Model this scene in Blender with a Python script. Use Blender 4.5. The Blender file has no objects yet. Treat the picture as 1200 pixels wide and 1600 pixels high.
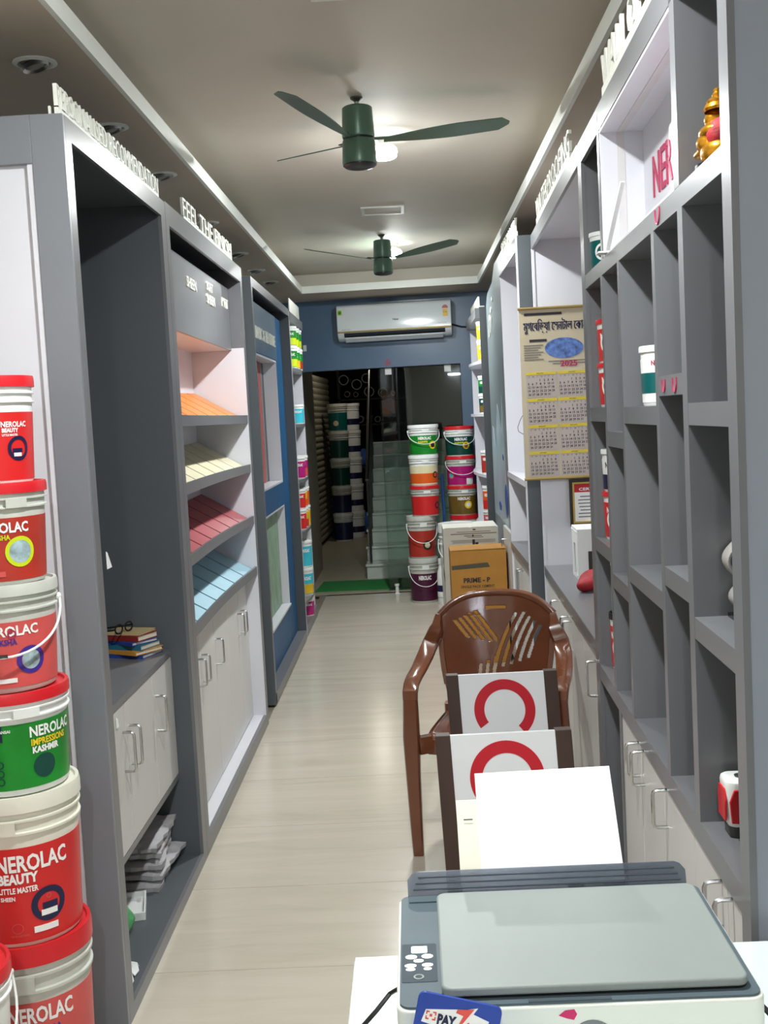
import bpy, bmesh, math, random
from mathutils import Vector, Matrix

random.seed(7)
R_ = math.radians
SC = bpy.context.scene
COL = SC.collection

# ------------------------------------------------------------------ camera
CAM_H = 1.60
YAW, PITCH, ROLL = R_(1.513), R_(-4.69), R_(3.004)
F_PX = 1800.0
rot = Matrix.Rotation(YAW, 3, 'Z') @ Matrix.Rotation(PITCH, 3, 'X') @ Matrix.Rotation(ROLL, 3, 'Y')
cx, cy, cz = rot.col[0], rot.col[1], rot.col[2]
m3 = Matrix(((cx.x, cz.x, -cy.x), (cx.y, cz.y, -cy.y), (cx.z, cz.z, -cy.z)))
cam_data = bpy.data.cameras.new('camera')
cam = bpy.data.objects.new('camera', cam_data)
COL.objects.link(cam)
cam.matrix_world = Matrix.Translation((0, 0, CAM_H)) @ m3.to_4x4()
cam_data.sensor_fit = 'VERTICAL'
cam_data.sensor_height = 36.0
cam_data.lens = 36.0 * F_PX / 1600.0
cam_data.clip_start = 0.05
SC.camera = cam

# ------------------------------------------------------------------ world, exposure
SC.view_settings.view_transform = 'Standard'
SC.view_settings.look = 'None'
SC.view_settings.gamma = 1.0
SC.view_settings.use_curve_mapping = False
SC.view_settings.exposure = 0.42
w = bpy.data.worlds.new('night')
SC.world = w
w.use_nodes = True
w.node_tree.nodes['Background'].inputs[0].default_value = (0.55, 0.65, 0.8, 1)
w.node_tree.nodes['Background'].inputs[1].default_value = 0.02
BULB_STRENGTH = 1250.0
FILL_TUBE_STRENGTH = 72.0
FILL_TUBE_COLOR = (0.86, 0.93, 1.08)        # tint of the added fill tube; the bulbs' tint follows
BULB_COLOR = (0.96, 1.0, 0.985)

# ------------------------------------------------------------------ materials
def lin(c):
    c = c / 255.0
    return c / 12.92 if c <= 0.04045 else ((c + 0.055) / 1.055) ** 2.4

def mk(name, rgb, rough=0.5, metal=0.0, var=0.06, scale=8.0, spec=0.5, bump=0.0, coat=0.0,
       emit=0.0, emit_rgb=None, trans=0.0, ior=1.45, stretch=None):
    m = bpy.data.materials.new(name)
    m.use_nodes = True
    nt = m.node_tree
    b = nt.nodes['Principled BSDF']
    col = tuple(lin(v) for v in rgb)
    b.inputs['Roughness'].default_value = rough
    b.inputs['Metallic'].default_value = metal
    b.inputs['Specular IOR Level'].default_value = spec
    b.inputs['IOR'].default_value = ior
    b.inputs['Coat Weight'].default_value = coat
    b.inputs['Coat Roughness'].default_value = 0.08
    b.inputs['Transmission Weight'].default_value = trans
    tc = nt.nodes.new('ShaderNodeTexCoord')
    no = nt.nodes.new('ShaderNodeTexNoise')
    no.inputs['Scale'].default_value = scale
    no.inputs['Detail'].default_value = 4
    if stretch:
        mp = nt.nodes.new('ShaderNodeMapping')
        mp.inputs['Scale'].default_value = stretch
        nt.links.new(tc.outputs['Object'], mp.inputs[0])
        nt.links.new(mp.outputs[0], no.inputs['Vector'])
    else:
        nt.links.new(tc.outputs['Object'], no.inputs['Vector'])
    rp = nt.nodes.new('ShaderNodeValToRGB')
    lo = tuple(max(0, v * (1 - var)) for v in col)
    hi = tuple(min(1, v * (1 + var)) for v in col)
    rp.color_ramp.elements[0].position = 0.3
    rp.color_ramp.elements[1].position = 0.7
    rp.color_ramp.elements[0].color = lo + (1,)
    rp.color_ramp.elements[1].color = hi + (1,)
    nt.links.new(no.outputs['Fac'], rp.inputs[0])
    nt.links.new(rp.outputs[0], b.inputs['Base Color'])
    if bump:
        bp = nt.nodes.new('ShaderNodeBump')
        bp.inputs['Strength'].default_value = bump
        bp.inputs['Distance'].default_value = 0.01
        nt.links.new(no.outputs['Fac'], bp.inputs['Height'])
        nt.links.new(bp.outputs[0], b.inputs['Normal'])
    if emit:
        b.inputs['Emission Color'].default_value = tuple(emit_rgb or col) + (1,)
        b.inputs['Emission Strength'].default_value = emit
    return m

M = {}
def mat(key, *a, **k):
    M[key] = mk(key, *a, **k)
    return M[key]

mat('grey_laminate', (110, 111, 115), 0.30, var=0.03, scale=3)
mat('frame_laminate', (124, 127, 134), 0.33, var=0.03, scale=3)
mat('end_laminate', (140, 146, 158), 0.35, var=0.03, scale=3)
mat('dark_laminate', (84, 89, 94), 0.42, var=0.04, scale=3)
mat('white_laminate', (214, 214, 222), 0.30, var=0.02, scale=4)
mat('door_white', (206, 205, 203), 0.38, var=0.025, scale=4)
mat('ceiling_paint', (205, 200, 188), 0.75, var=0.02, scale=3)
mat('soffit_paint', (188, 176, 160), 0.7, var=0.03, scale=3)
mat('trim_white', (228, 232, 226), 0.5, var=0.02)
mat('wall_cream', (205, 203, 196), 0.7, var=0.03)
mat('wall_blue', (82, 108, 136), 0.28, var=0.06, scale=5)
mat('grout', (120, 114, 100), 0.7)
mat('chrome', (200, 200, 200), 0.22, 1.0, var=0.03)
mat('silver', (214, 210, 204), 0.3, 0.55, var=0.05)
mat('steel', (165, 165, 160), 0.3, 1.0, var=0.05)
mat('letter_white', (228, 229, 220), 0.45, var=0.02)
mat('fan_green', (84, 112, 96), 0.32, 0.2, var=0.05)
mat('fan_dark', (28, 34, 40), 0.3, var=0.1)
mat('black', (18, 18, 20), 0.4, var=0.1)
mat('black_glossy', (14, 14, 16), 0.15, var=0.1)
mat('ac_white', (224, 232, 236), 0.16, var=0.01, coat=0.3)
mat('gold', (176, 152, 96), 0.3, 0.6)
mat('gold_idol', (214, 150, 40), 0.25, 0.85, var=0.1, scale=40)
mat('red_cloth', (150, 24, 34), 0.7, var=0.25, scale=30, bump=0.4)
mat('plastic_white', (232, 234, 232), 0.35, var=0.02)
mat('plastic_cream', (222, 220, 206), 0.4, var=0.05)
mat('plastic_grey', (196, 198, 190), 0.42, var=0.07, scale=14)
mat('lid_red', (206, 34, 42), 0.32, var=0.06)
mat('label_red', (206, 40, 40), 0.35, var=0.05)
mat('label_brick', (172, 52, 40), 0.38, var=0.12, scale=14)
mat('label_pink', (206, 84, 82), 0.4, var=0.08)
mat('label_green', (22, 130, 40), 0.32, var=0.2, scale=12)
mat('label_dark_green', (12, 66, 58), 0.32, var=0.15)
mat('label_teal', (10, 92, 92), 0.35, var=0.12)
mat('label_magenta', (172, 26, 112), 0.35, var=0.12)
mat('label_purple', (74, 22, 54), 0.38, var=0.12)
mat('label_orange', (222, 92, 28), 0.4, var=0.08)
mat('label_brown', (112, 88, 34), 0.35, var=0.15)
mat('label_cream', (226, 216, 176), 0.5, var=0.05)
mat('label_cyan', (60, 184, 204), 0.4, var=0.08)
mat('label_yellow', (222, 180, 40), 0.4, var=0.15, scale=20)
mat('label_white', (236, 236, 236), 0.4, var=0.02)
mat('print_white', (240, 240, 238), 0.4, var=0.01)
mat('print_yellow', (238, 206, 40), 0.4, var=0.04)
mat('print_lime', (198, 214, 30), 0.4, var=0.04)
mat('print_navy', (26, 28, 66), 0.4, var=0.05)
mat('print_purple', (66, 44, 140), 0.4, var=0.05)
mat('print_dark', (40, 38, 44), 0.5, var=0.05)
mat('print_grey', (120, 116, 112), 0.6, var=0.05)
mat('print_red', (172, 44, 84), 0.45, var=0.05)
mat('print_photo', (150, 170, 176), 0.45, var=0.5, scale=45)
mat('chair_brown', (108, 62, 40), 0.15, var=0.10, scale=5, coat=0.4)
mat('board_brown', (64, 46, 40), 0.5, var=0.12, scale=20, stretch=(1, 1, .15))
mat('board_white', (226, 228, 232), 0.3, var=0.01)
mat('ring_red', (190, 28, 44), 0.4, var=0.03)
mat('printer_white', (230, 234, 226), 0.4, var=0.02)
mat('printer_grey', (84, 98, 106), 0.5, var=0.04, spec=0.3)
mat('printer_lid', (142, 149, 148), 0.5, var=0.02)
mat('printer_panel', (70, 80, 88), 0.6, var=0.04, spec=0.2)
mat('paper', (246, 248, 248), 0.6, var=0.01)
mat('paper_cream', (232, 230, 214), 0.6, var=0.02)
mat('newsprint', (176, 174, 178), 0.85, var=0.16, scale=9)
mat('card_blue', (36, 66, 158), 0.35, var=0.05)
mat('payz_red', (222, 84, 72), 0.4)
mat('cardboard', (176, 124, 52), 0.7, var=0.08, scale=10)
mat('carton_white', (205, 202, 192), 0.6, var=0.06)
mat('tape_dark', (78, 76, 62), 0.35)
mat('mat_green', (40, 128, 62), 0.9, var=0.15, scale=200, bump=0.5)
mat('step_marble', (206, 214, 206), 0.25, var=0.1, scale=6)
mat('shutter', (150, 145, 128), 0.5, 0.2, var=0.08)
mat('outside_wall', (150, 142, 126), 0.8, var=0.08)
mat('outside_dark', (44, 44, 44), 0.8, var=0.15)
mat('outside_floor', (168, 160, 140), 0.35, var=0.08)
mat('pipe_grey', (150, 152, 152), 0.45, var=0.08)
mat('pipe_blue', (64, 110, 190), 0.4)
mat('bag_blue', (70, 110, 190), 0.35, var=0.25, scale=15, bump=0.5)
mat('bag_green', (90, 170, 110), 0.35, var=0.3, scale=25, bump=0.6)
mat('swatch_orange', (226, 134, 68), 0.4, var=0.03)
mat('swatch_cream', (222, 214, 184), 0.4, var=0.03)
mat('swatch_rose', (168, 84, 90), 0.4, var=0.04)
mat('swatch_blue', (150, 190, 206), 0.4, var=0.04)
mat('texture_pink', (166, 84, 80), 0.6, var=0.15, scale=30, bump=0.3)
mat('texture_green', (134, 162, 138), 0.5, var=0.18, scale=9, bump=0.5)
mat('texture_blue', (22, 84, 130), 0.45, var=0.22, scale=7, bump=0.3, stretch=(1, 4, .6))
mat('slate_blue', (76, 102, 126), 0.35, var=0.04)
mat('calendar_paper', (196, 184, 158), 0.22, var=0.05, scale=10, coat=0.4)
mat('calendar_block', (184, 173, 168), 0.2, var=0.04, coat=0.4)
mat('calendar_yellow', (212, 190, 60), 0.3)
mat('photo_blue', (90, 118, 178), 0.3, var=0.6, scale=40)
mat('frame_dark', (44, 34, 26), 0.4)
mat('frame_gold', (190, 160, 84), 0.3, 0.5)
mat('panel_grey', (116, 126, 130), 0.35, var=0.08, scale=4)
mat('panel_pale', (150, 168, 178), 0.35, var=0.12, scale=5)
mat('print_blue', (30, 84, 150), 0.4, var=0.2)
mat('table_glass', (214, 226, 226), 0.2, var=0.02)
mat('tape_cream', (206, 203, 204), 0.4)
mat('lamp_off', (150, 146, 136), 0.3, var=0.1)
mat('tube_guard', (110, 96, 80), 0.6)
mat('device_dark', (60, 60, 58), 0.3)
mat('lip_pink', (206, 40, 104), 0.4)
mat('hp_grey', (120, 126, 128), 0.4)
mat('book_red', (140, 40, 34), 0.5)
mat('book_tan', (196, 176, 130), 0.6)
mat('book_blue', (40, 70, 150), 0.5)
mat('book_teal', (40, 110, 140), 0.5)
mat('book_orange', (214, 150, 60), 0.5)
mat('pages', (224, 218, 200), 0.8)
mat('screen_lit', (210, 236, 240), 0.3, emit=0.55, emit_rgb=(.8, .95, 1))
mat('button_lit', (250, 250, 250), 0.3, emit=0.75, emit_rgb=(1, 1, 1))
mat('bulb_side', (255, 255, 255), 0.4, emit=22.0, emit_rgb=BULB_COLOR)
mat('bulb_glow', (255, 255, 255), 0.4, emit=BULB_STRENGTH, emit_rgb=BULB_COLOR)
def glass_material():
    m = bpy.data.materials.new('door_glass')
    m.use_nodes = True
    nt = m.node_tree
    nt.nodes.remove(nt.nodes['Principled BSDF'])
    out = nt.nodes['Material Output']
    tr = nt.nodes.new('ShaderNodeBsdfTransparent')
    tr.inputs[0].default_value = (0.78, 0.86, 0.82, 1)
    gl = nt.nodes.new('ShaderNodeBsdfGlossy')
    gl.inputs['Roughness'].default_value = 0.02
    fr = nt.nodes.new('ShaderNodeFresnel')
    fr.inputs[0].default_value = 1.55
    mx = nt.nodes.new('ShaderNodeMixShader')
    nt.links.new(fr.outputs[0], mx.inputs[0])
    nt.links.new(tr.outputs[0], mx.inputs[1])
    nt.links.new(gl.outputs[0], mx.inputs[2])
    nt.links.new(mx.outputs[0], out.inputs[0])
    return m
M['door_glass'] = glass_material()

def smoke_material():
    m = bpy.data.materials.new('smoke_plastic')
    m.use_nodes = True
    nt = m.node_tree
    b = nt.nodes['Principled BSDF']
    b.inputs['Base Color'].default_value = (lin(104), lin(112), lin(126), 1)
    b.inputs['Roughness'].default_value = 0.15
    tr = nt.nodes.new('ShaderNodeBsdfTransparent')
    tr.inputs[0].default_value = (0.62, 0.66, 0.72, 1)
    mx = nt.nodes.new('ShaderNodeMixShader')
    mx.inputs[0].default_value = 0.5
    nt.links.new(tr.outputs[0], mx.inputs[1])
    nt.links.new(b.outputs[0], mx.inputs[2])
    nt.links.new(mx.outputs[0], nt.nodes['Material Output'].inputs[0])
    return m
M['smoke_plastic'] = smoke_material()

def tile_material():
    m = bpy.data.materials.new('floor_tile')
    m.use_nodes = True
    nt = m.node_tree
    b = nt.nodes['Principled BSDF']
    b.inputs['Roughness'].default_value = 0.2
    b.inputs['Specular IOR Level'].default_value = 0.5
    oi = nt.nodes.new('ShaderNodeObjectInfo')
    tc = nt.nodes.new('ShaderNodeTexCoord')
    add = nt.nodes.new('ShaderNodeVectorMath')
    add.operation = 'MULTIPLY_ADD'
    cmb = nt.nodes.new('ShaderNodeCombineXYZ')
    ml = nt.nodes.new('ShaderNodeMath')
    ml.operation = 'MULTIPLY'
    ml.inputs[1].default_value = 40
    nt.links.new(oi.outputs['Random'], ml.inputs[0])
    nt.links.new(ml.outputs[0], cmb.inputs[0])
    nt.links.new(ml.outputs[0], cmb.inputs[1])
    add.inputs[1].default_value = (0.7, 5.0, 1.0)
    nt.links.new(tc.outputs['Object'], add.inputs[0])
    nt.links.new(cmb.outputs[0], add.inputs[2])
    n1 = nt.nodes.new('ShaderNodeTexNoise')
    n1.inputs['Scale'].default_value = 1.6
    n1.inputs['Detail'].default_value = 7
    n1.inputs['Roughness'].default_value = 0.62
    n1.inputs['Distortion'].default_value = 0.7
    nt.links.new(add.outputs[0], n1.inputs['Vector'])
    rp = nt.nodes.new('ShaderNodeValToRGB')
    e = rp.color_ramp.elements
    e[0].position = 0.25
    e[0].color = tuple(lin(v) for v in (182, 173, 158)) + (1,)
    e[1].position = 0.62
    e[1].color = tuple(lin(v) for v in (202, 193, 179)) + (1,)
    k = e.new(0.42)
    k.color = tuple(lin(v) for v in (195, 186, 171)) + (1,)
    nt.links.new(n1.outputs['Fac'], rp.inputs[0])
    nt.links.new(rp.outputs[0], b.inputs['Base Color'])
    return m
M['floor_tile'] = tile_material()

# ------------------------------------------------------------------ mesh builder
class MB:
    def __init__(self):
        self.v, self.f = [], []
    def add(self, verts, faces, fn=None):
        o = len(self.v)
        self.v += [tuple(fn(p)) if fn else tuple(p) for p in verts]
        self.f += [tuple(i + o for i in f) for f in faces]
        return self
    def box(self, x0, x1, y0, y1, z0, z1, fn=None):
        if x0 > x1: x0, x1 = x1, x0
        if y0 > y1: y0, y1 = y1, y0
        if z0 > z1: z0, z1 = z1, z0
        v = [(x0, y0, z0), (x1, y0, z0), (x1, y1, z0), (x0, y1, z0),
             (x0, y0, z1), (x1, y0, z1), (x1, y1, z1), (x0, y1, z1)]
        f = [(0, 3, 2, 1), (4, 5, 6, 7), (0, 1, 5, 4), (1, 2, 6, 5), (2, 3, 7, 6), (3, 0, 4, 7)]
        return self.add(v, f, fn)
    def prism(self, poly, d0, d1, fn):
        """poly in 2D; fn(a, b, d) -> point"""
        n = len(poly)
        v = [fn(a, b, d0) for a, b in poly] + [fn(a, b, d1) for a, b in poly]
        f = [tuple(range(n - 1, -1, -1)), tuple(range(n, 2 * n))]
        f += [(i, (i + 1) % n, n + (i + 1) % n, n + i) for i in range(n)]
        return self.add(v, f)
    def lathe(self, prof, seg=24, c=(0, 0, 0), fn=None):
        v, f = [], []
        n = len(prof)
        for i in range(seg):
            a = 2 * math.pi * i / seg
            for r, z in prof:
                v.append((c[0] + r * math.cos(a), c[1] + r * math.sin(a), c[2] + z))
        for i in range(seg):
            j = (i + 1) % seg
            for k in range(n - 1):
                f.append((i * n + k, j * n + k, j * n + k + 1, i * n + k + 1))
        return self.add(v, f, fn)
    def tube(self, pts, r, seg=8, caps=True):
        pts = [Vector(p) for p in pts]
        n = len(pts)
        v, f = [], []
        up = None
        for i, p in enumerate(pts):
            t = (pts[min(i + 1, n - 1)] - pts[max(i - 1, 0)]).normalized()
            if up is None:
                up = Vector((0, 0, 1)) if abs(t.z) < 0.9 else Vector((1, 0, 0))
            s = t.cross(up).normalized()
            up = s.cross(t).normalized()
            rr = r[i] if isinstance(r, (list, tuple)) else r
            for k in range(seg):
                a = 2 * math.pi * k / seg
                v.append(p + s * (rr * math.cos(a)) + up * (rr * math.sin(a)))
        for i in range(n - 1):
            for k in range(seg):
                k2 = (k + 1) % seg
                f.append((i * seg + k, i * seg + k2, (i + 1) * seg + k2, (i + 1) * seg + k))
        if caps:
            f.append(tuple(range(seg - 1, -1, -1)))
            f.append(tuple((n - 1) * seg + k for k in range(seg)))
        return self.add(v, f)
    def sweep(self, pts, secs, side):
        """rounded-rectangle sweep; secs = (w, h) per point, side = vector per point"""
        prof = [(-1, -.6), (-.8, -1), (.8, -1), (1, -.6), (1, .6), (.8, 1), (-.8, 1), (-1, .6)]
        pts = [Vector(p) for p in pts]
        n = len(pts)
        v, f = [], []
        for i, p in enumerate(pts):
            t = (pts[min(i + 1, n - 1)] - pts[max(i - 1, 0)]).normalized()
            s = Vector(side[i]) if isinstance(side, list) else Vector(side)
            s = (s - t * s.dot(t)).normalized()
            u = s.cross(t).normalized()
            for a, b in prof:
                v.append(p + s * (a * secs[i][0] / 2) + u * (b * secs[i][1] / 2))
        m = len(prof)
        for i in range(n - 1):
            for k in range(m):
                k2 = (k + 1) % m
                f.append((i * m + k, i * m + k2, (i + 1) * m + k2, (i + 1) * m + k))
        f.append(tuple(range(m - 1, -1, -1)))
        f.append(tuple((n - 1) * m + k for k in range(m)))
        return self.add(v, f)
    def ball(self, c, r, seg=16, rings=10, fn=None):
        rx, ry, rz = r if isinstance(r, (tuple, list)) else (r, r, r)
        prof = [(math.sin(math.pi * i / rings), -math.cos(math.pi * i / rings)) for i in range(rings + 1)]
        v, f = [], []
        n = rings + 1
        for i in range(seg):
            a = 2 * math.pi * i / seg
            for q, z in prof:
                v.append((c[0] + rx * q * math.cos(a), c[1] + ry * q * math.sin(a), c[2] + rz * z))
        for i in range(seg):
            j = (i + 1) % seg
            for k in range(n - 1):
                f.append((i * n + k, j * n + k, j * n + k + 1, i * n + k + 1))
        return self.add(v, f, fn)
    def mesh(self, name, smooth=False):
        me = bpy.data.meshes.new(name)
        me.from_pydata(self.v, [], self.f)
        bm = bmesh.new()
        bm.from_mesh(me)
        bmesh.ops.remove_doubles(bm, verts=bm.verts, dist=1e-6)
        bmesh.ops.recalc_face_normals(bm, faces=bm.faces)
        bm.to_mesh(me)
        bm.free()
        if smooth:
            me.polygons.foreach_set('use_smooth', [True] * len(me.polygons))
            try:
                me.set_sharp_from_angle(angle=R_(38))
            except Exception:
                pass
        return me
    def build(self, name, material, parent=None, smooth=False, bevel=0.0, seg=2):
        me = self.mesh(name, smooth)
        me.materials.append(M[material] if isinstance(material, str) else material)
        o = bpy.data.objects.new(name, me)
        COL.objects.link(o)
        if parent is not None:
            o.parent = parent
        if bevel:
            b = o.modifiers.new('bevel', 'BEVEL')
            b.width = bevel
            b.segments = seg
            b.limit_method = 'ANGLE'
            b.angle_limit = R_(40)
        return o

def B(*a):
    return MB().box(*a)

def tag(o, label=None, cat=None, group=None, kind=None):
    if label: o['label'] = label
    if cat: o['category'] = cat
    if group: o['group'] = group
    if kind: o['kind'] = kind
    return o

def thing(name, label, cat, loc=(0, 0, 0), rz=0.0, group=None):
    o = bpy.data.objects.new(name, None)
    o.empty_display_size = 0.1
    COL.objects.link(o)
    o.location = loc
    o.rotation_euler = (0, 0, rz)
    return tag(o, label, cat, group)

def copy_tree(o, parent=None, loc=None, rz=None, label=None):
    c = o.copy()
    COL.objects.link(c)
    if parent is not None:
        c.parent = parent
    if loc is not None:
        c.location = loc
    if rz is not None:
        c.rotation_euler = (0, 0, rz)
    if label:
        c['label'] = label
    for ch in list(o.children):
        copy_tree(ch, c)
    return c

# ------------------------------------------------------------------ lettering
_txt = {}
def text_geo(s, bold=0.0, extrude=0.0):
    key = (s, bold, extrude)
    if key in _txt:
        return _txt[key]
    cu = bpy.data.curves.new('lettering_curve', 'FONT')
    cu.body = s
    cu.size = 1.0
    cu.resolution_u = 2
    cu.offset = bold
    cu.extrude = extrude
    ob = bpy.data.objects.new('lettering_curve', cu)
    COL.objects.link(ob)
    dg = bpy.context.evaluated_depsgraph_get()
    me = bpy.data.meshes.new_from_object(ob.evaluated_get(dg))
    vs = [tuple(v.co) for v in me.vertices]
    fs = [tuple(p.vertices) for p in me.polygons]
    bpy.data.objects.remove(ob)
    bpy.data.curves.remove(cu)
    bpy.data.meshes.remove(me)
    if vs:
        x0 = min(v[0] for v in vs); x1 = max(v[0] for v in vs)
        y0 = min(v[1] for v in vs); y1 = max(v[1] for v in vs)
    else:
        x0 = y0 = 0; x1 = y1 = 1
    vs = [(v[0] - x0, v[1] - y0, v[2]) for v in vs]
    _txt[key] = (vs, fs, x1 - x0, y1 - y0)
    return _txt[key]

def put_text(mb, s, origin, right, up, height, width=None, bold=0.0, thick=0.0, lift=0.0008):
    """flat (or thick) lettering; origin = lower left corner"""
    vs, fs, W, H = text_geo(s, bold, 0.5 if thick else 0.0)
    o = Vector(origin); r = Vector(right).normalized(); u = Vector(up).normalized()
    n = r.cross(u)
    sy = height / H
    sx = width / W if width else sy
    def fn(p):
        if thick:
            return o + r * (p[0] * sx) + u * (p[1] * sy) + n * ((p[2] + 0.5) * thick + lift)
        return o + r * (p[0] * sx) + u * (p[1] * sy) + n * lift
    mb.add(vs, fs, fn)
    return mb

def letters(parent, s, origin, right, up, height, width, thick, m, bold=0.0, name='letter'):
    """thick lettering with every letter an object of its own"""
    mb = put_text(MB(), s, origin, right, up, height, width, bold, thick, 0)
    par = list(range(len(mb.v)))
    def find(i):
        while par[i] != i:
            par[i] = par[par[i]]; i = par[i]
        return i
    first = {}
    for i, p in enumerate(mb.v):
        k = (round(p[0], 6), round(p[1], 6), round(p[2], 6))
        if k in first: par[find(i)] = find(first[k])
        else: first[k] = i
    for f in mb.f:
        for i in f[1:]:
            par[find(i)] = find(f[0])
    groups = {}
    for f in mb.f:
        groups.setdefault(find(f[0]), []).append(f)
    for g in groups.values():
        ids = sorted({i for f in g for i in f})
        mp = {i: k for k, i in enumerate(ids)}
        MB().add([mb.v[i] for i in ids], [tuple(mp[i] for i in f) for f in g]).build(name, m, parent)

# ------------------------------------------------------------------ lamps of the room (row of LED bulbs on the ceiling centre line)
CEIL = 2.85
SOFF = 2.68
def make_bulb(loc, label):
    t = thing('ceiling_bulb', label, 'bulb', loc, group='LED bulbs along the ceiling')
    MB().lathe([(0, 0), (.036, 0), (.036, -.010), (.024, -.016), (.024, -.028), (0, -.028)], 20).build('holder', 'plastic_white', t, True)
    MB().lathe([(0, -.028), (.024, -.028), (.036, -.036), (.048, -.045), (.0, -.0451)], 20).build('bulb_base', 'plastic_white', t, True)
    MB().lathe([(.048, -.0452), (.058, -.056), (.060, -.072), (.054, -.090)], 24).build('bulb_globe', 'bulb_side', t, True)
    MB().lathe([(.054, -.0901), (.042, -.098), (.022, -.103), (0, -.105)], 24).build('bulb_face', 'bulb_glow', t, True)
    return t
b0 = make_bulb((-0.055, 5.27, CEIL), 'glowing LED bulb on the ceiling beside the nearer fan')
copy_tree(b0, loc=(-0.055, 8.48, CEIL), label='glowing LED bulb on the ceiling beside the farther fan')
copy_tree(b0, loc=(-0.055, 2.06, CEIL), label='glowing LED bulb on the ceiling above the printer table')
copy_tree(b0, loc=(-0.055, -1.15, CEIL), label='glowing LED bulb on the ceiling near the shop entrance')

# unseen tube light added behind the camera to brighten camera-facing surfaces
mat('fill_tube_glow', (255, 255, 255), 0.4, emit=FILL_TUBE_STRENGTH, emit_rgb=FILL_TUBE_COLOR)
tl = thing('fill_tube_light', 'long white tube light added out of view at the street end as fill', 'tube light', (-.6, -3.0, 2.40))
MB().box(0, 1.2, 0, .03, 0, .035).build('tube_housing', 'plastic_white', tl, bevel=.003)
MB().tube([(.03, .045, .017), (1.17, .045, .017)], .014, 12).build('tube', 'fill_tube_glow', tl, True)
for x_ in (.0, 1.17):
    MB().box(x_, x_ + .03, .03, .06, 0, .035).build('tube_socket', 'plastic_white', tl, bevel=.002)

# ------------------------------------------------------------------ setting
XL = -0.835                     # front plane of the left-hand units
RA = R_(1.525)                  # right-hand units turned by this much
RV = 0.46
BA = R_(-3.0)                   # back wall
def rp(v, u, z=0.0):            # point of the right-hand frame in the world
    return (v * math.cos(RA) + u * math.sin(RA), -v * math.sin(RA) + u * math.cos(RA), z)
BO = Vector((-0.97, 10.557, 0))
def bw(a, d, z):
    r = Vector((math.cos(BA), math.sin(BA), 0)); n = Vector((math.sin(BA), -math.cos(BA), 0))
    p = BO + r * a + n * d
    return (p.x, p.y, z)

WXL, WXR = -1.36, 1.12
fl = B(WXL - .1, WXR + .1, -3.0, 10.52, -.10, -.004).build('floor', 'grout')
tag(fl, kind='structure', label='beige polished tile floor of the shop aisle')
proto = None
for ix, x in enumerate((-2.045 + 1.2, -2.045 + 2.4)):
    for iy in range(-1, 18):
        y0 = 0.265 + .6 * iy
        if proto is None:
            proto = B(.001, 1.199, .001, .599, -.0045, 0).build('floor_tile', 'floor_tile', fl)
            o = proto
        else:
            o = proto.copy(); COL.objects.link(o)
        o.location = (x, y0, 0)
        if y0 + .6 > 10.5:
            o.scale = (1, (10.42 - y0) / .6, 1)

tag(B(WXL - .1, WXR + .1, -3.0, 10.75, CEIL, CEIL + .08).build('ceiling', 'ceiling_paint'), kind='structure', label='recessed cream tray ceiling over the aisle')
# dropped border round the tray (hollow behind its lip)
tag(B(WXL, -.87, -3, 10.75, SOFF, SOFF + .05).build('trim_1', 'soffit_paint'), kind='structure', label='dropped ceiling border above the left display units')
tag(B(.64, WXR, -3, 10.75, SOFF, SOFF + .05).build('trim_2', 'soffit_paint'), kind='structure', label='dropped ceiling border above the right display units')
mb = MB(); mb.prism([(-.87, 9.88), (.64, 9.80), (.64, 10.75), (-.87, 10.75)], SOFF, SOFF + .05, lambda a, b, d: (a, b, d))
tag(mb.build('trim_3', 'soffit_paint'), kind='structure', label='dropped ceiling border along the blue back wall')
tag(B(-.872, -.856, -3, 9.88, SOFF - .001, SOFF + .058).build('trim_4', 'trim_white'), kind='structure', label='white cove lip along the left ceiling border')
tag(B(.626, .642, -3, 9.80, SOFF - .001, SOFF + .058).build('trim_5', 'trim_white'), kind='structure', label='white cove lip along the right ceiling border')
mb = MB(); mb.prism([(-.87, 9.865), (.64, 9.785), (.64, 9.801), (-.87, 9.881)], SOFF - .001, SOFF + .058, lambda a, b, d: (a, b, d))
tag(mb.build('trim_6', 'trim_white'), kind='structure', label='white cove lip along the back ceiling border')

tag(B(-.99, -.97, -3, 10.02, SOFF + .05, CEIL).build('trim_7', 'ceiling_paint'), kind='structure', label='cove back behind the left ceiling lip')
tag(B(.74, .76, -3, 10.02, SOFF + .05, CEIL).build('trim_8', 'ceiling_paint'), kind='structure', label='cove back behind the right ceiling lip')
mb = MB(); mb.prism([(-.97, 10.0), (.74, 9.91), (.74, 9.93), (-.97, 10.02)], SOFF + .05, CEIL, lambda a, b, d: (a, b, d))
tag(mb.build('trim_9', 'ceiling_paint'), kind='structure', label='cove back behind the rear ceiling lip')
tag(B(WXL - .1, WXL, -3, 10.75, 0, CEIL).build('wall_left', 'wall_cream'), kind='structure', label='cream wall behind the left display units')
tag(B(WXR, WXR + .1, -3, 10.75, 0, CEIL).build('wall_right', 'wall_cream'), kind='structure', label='cream wall behind the right display units')
tag(B(WXL - .1, WXR + .1, -3.1, -3, 0, CEIL).build('wall_front', 'wall_cream'), kind='structure', label='cream wall at the street end of the shop')
mb = MB()
def bwall(mb, a0, a1, z0, z1, t=.12):
    mb.prism([(a0, z0), (a1, z0), (a1, z1), (a0, z1)], 0, -t, lambda a, b, d: bw(a, d, b))
DA0, DA1, DZ = 0.0, 1.452, 2.05
bwall(mb, -.45, DA0, 0, CEIL); bwall(mb, DA1, 2.15, 0, CEIL); bwall(mb, DA0, DA1, DZ, CEIL)
tag(mb.build('wall_back', 'wall_blue'), kind='structure', label='glossy blue end wall with the glass door opening')

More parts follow.
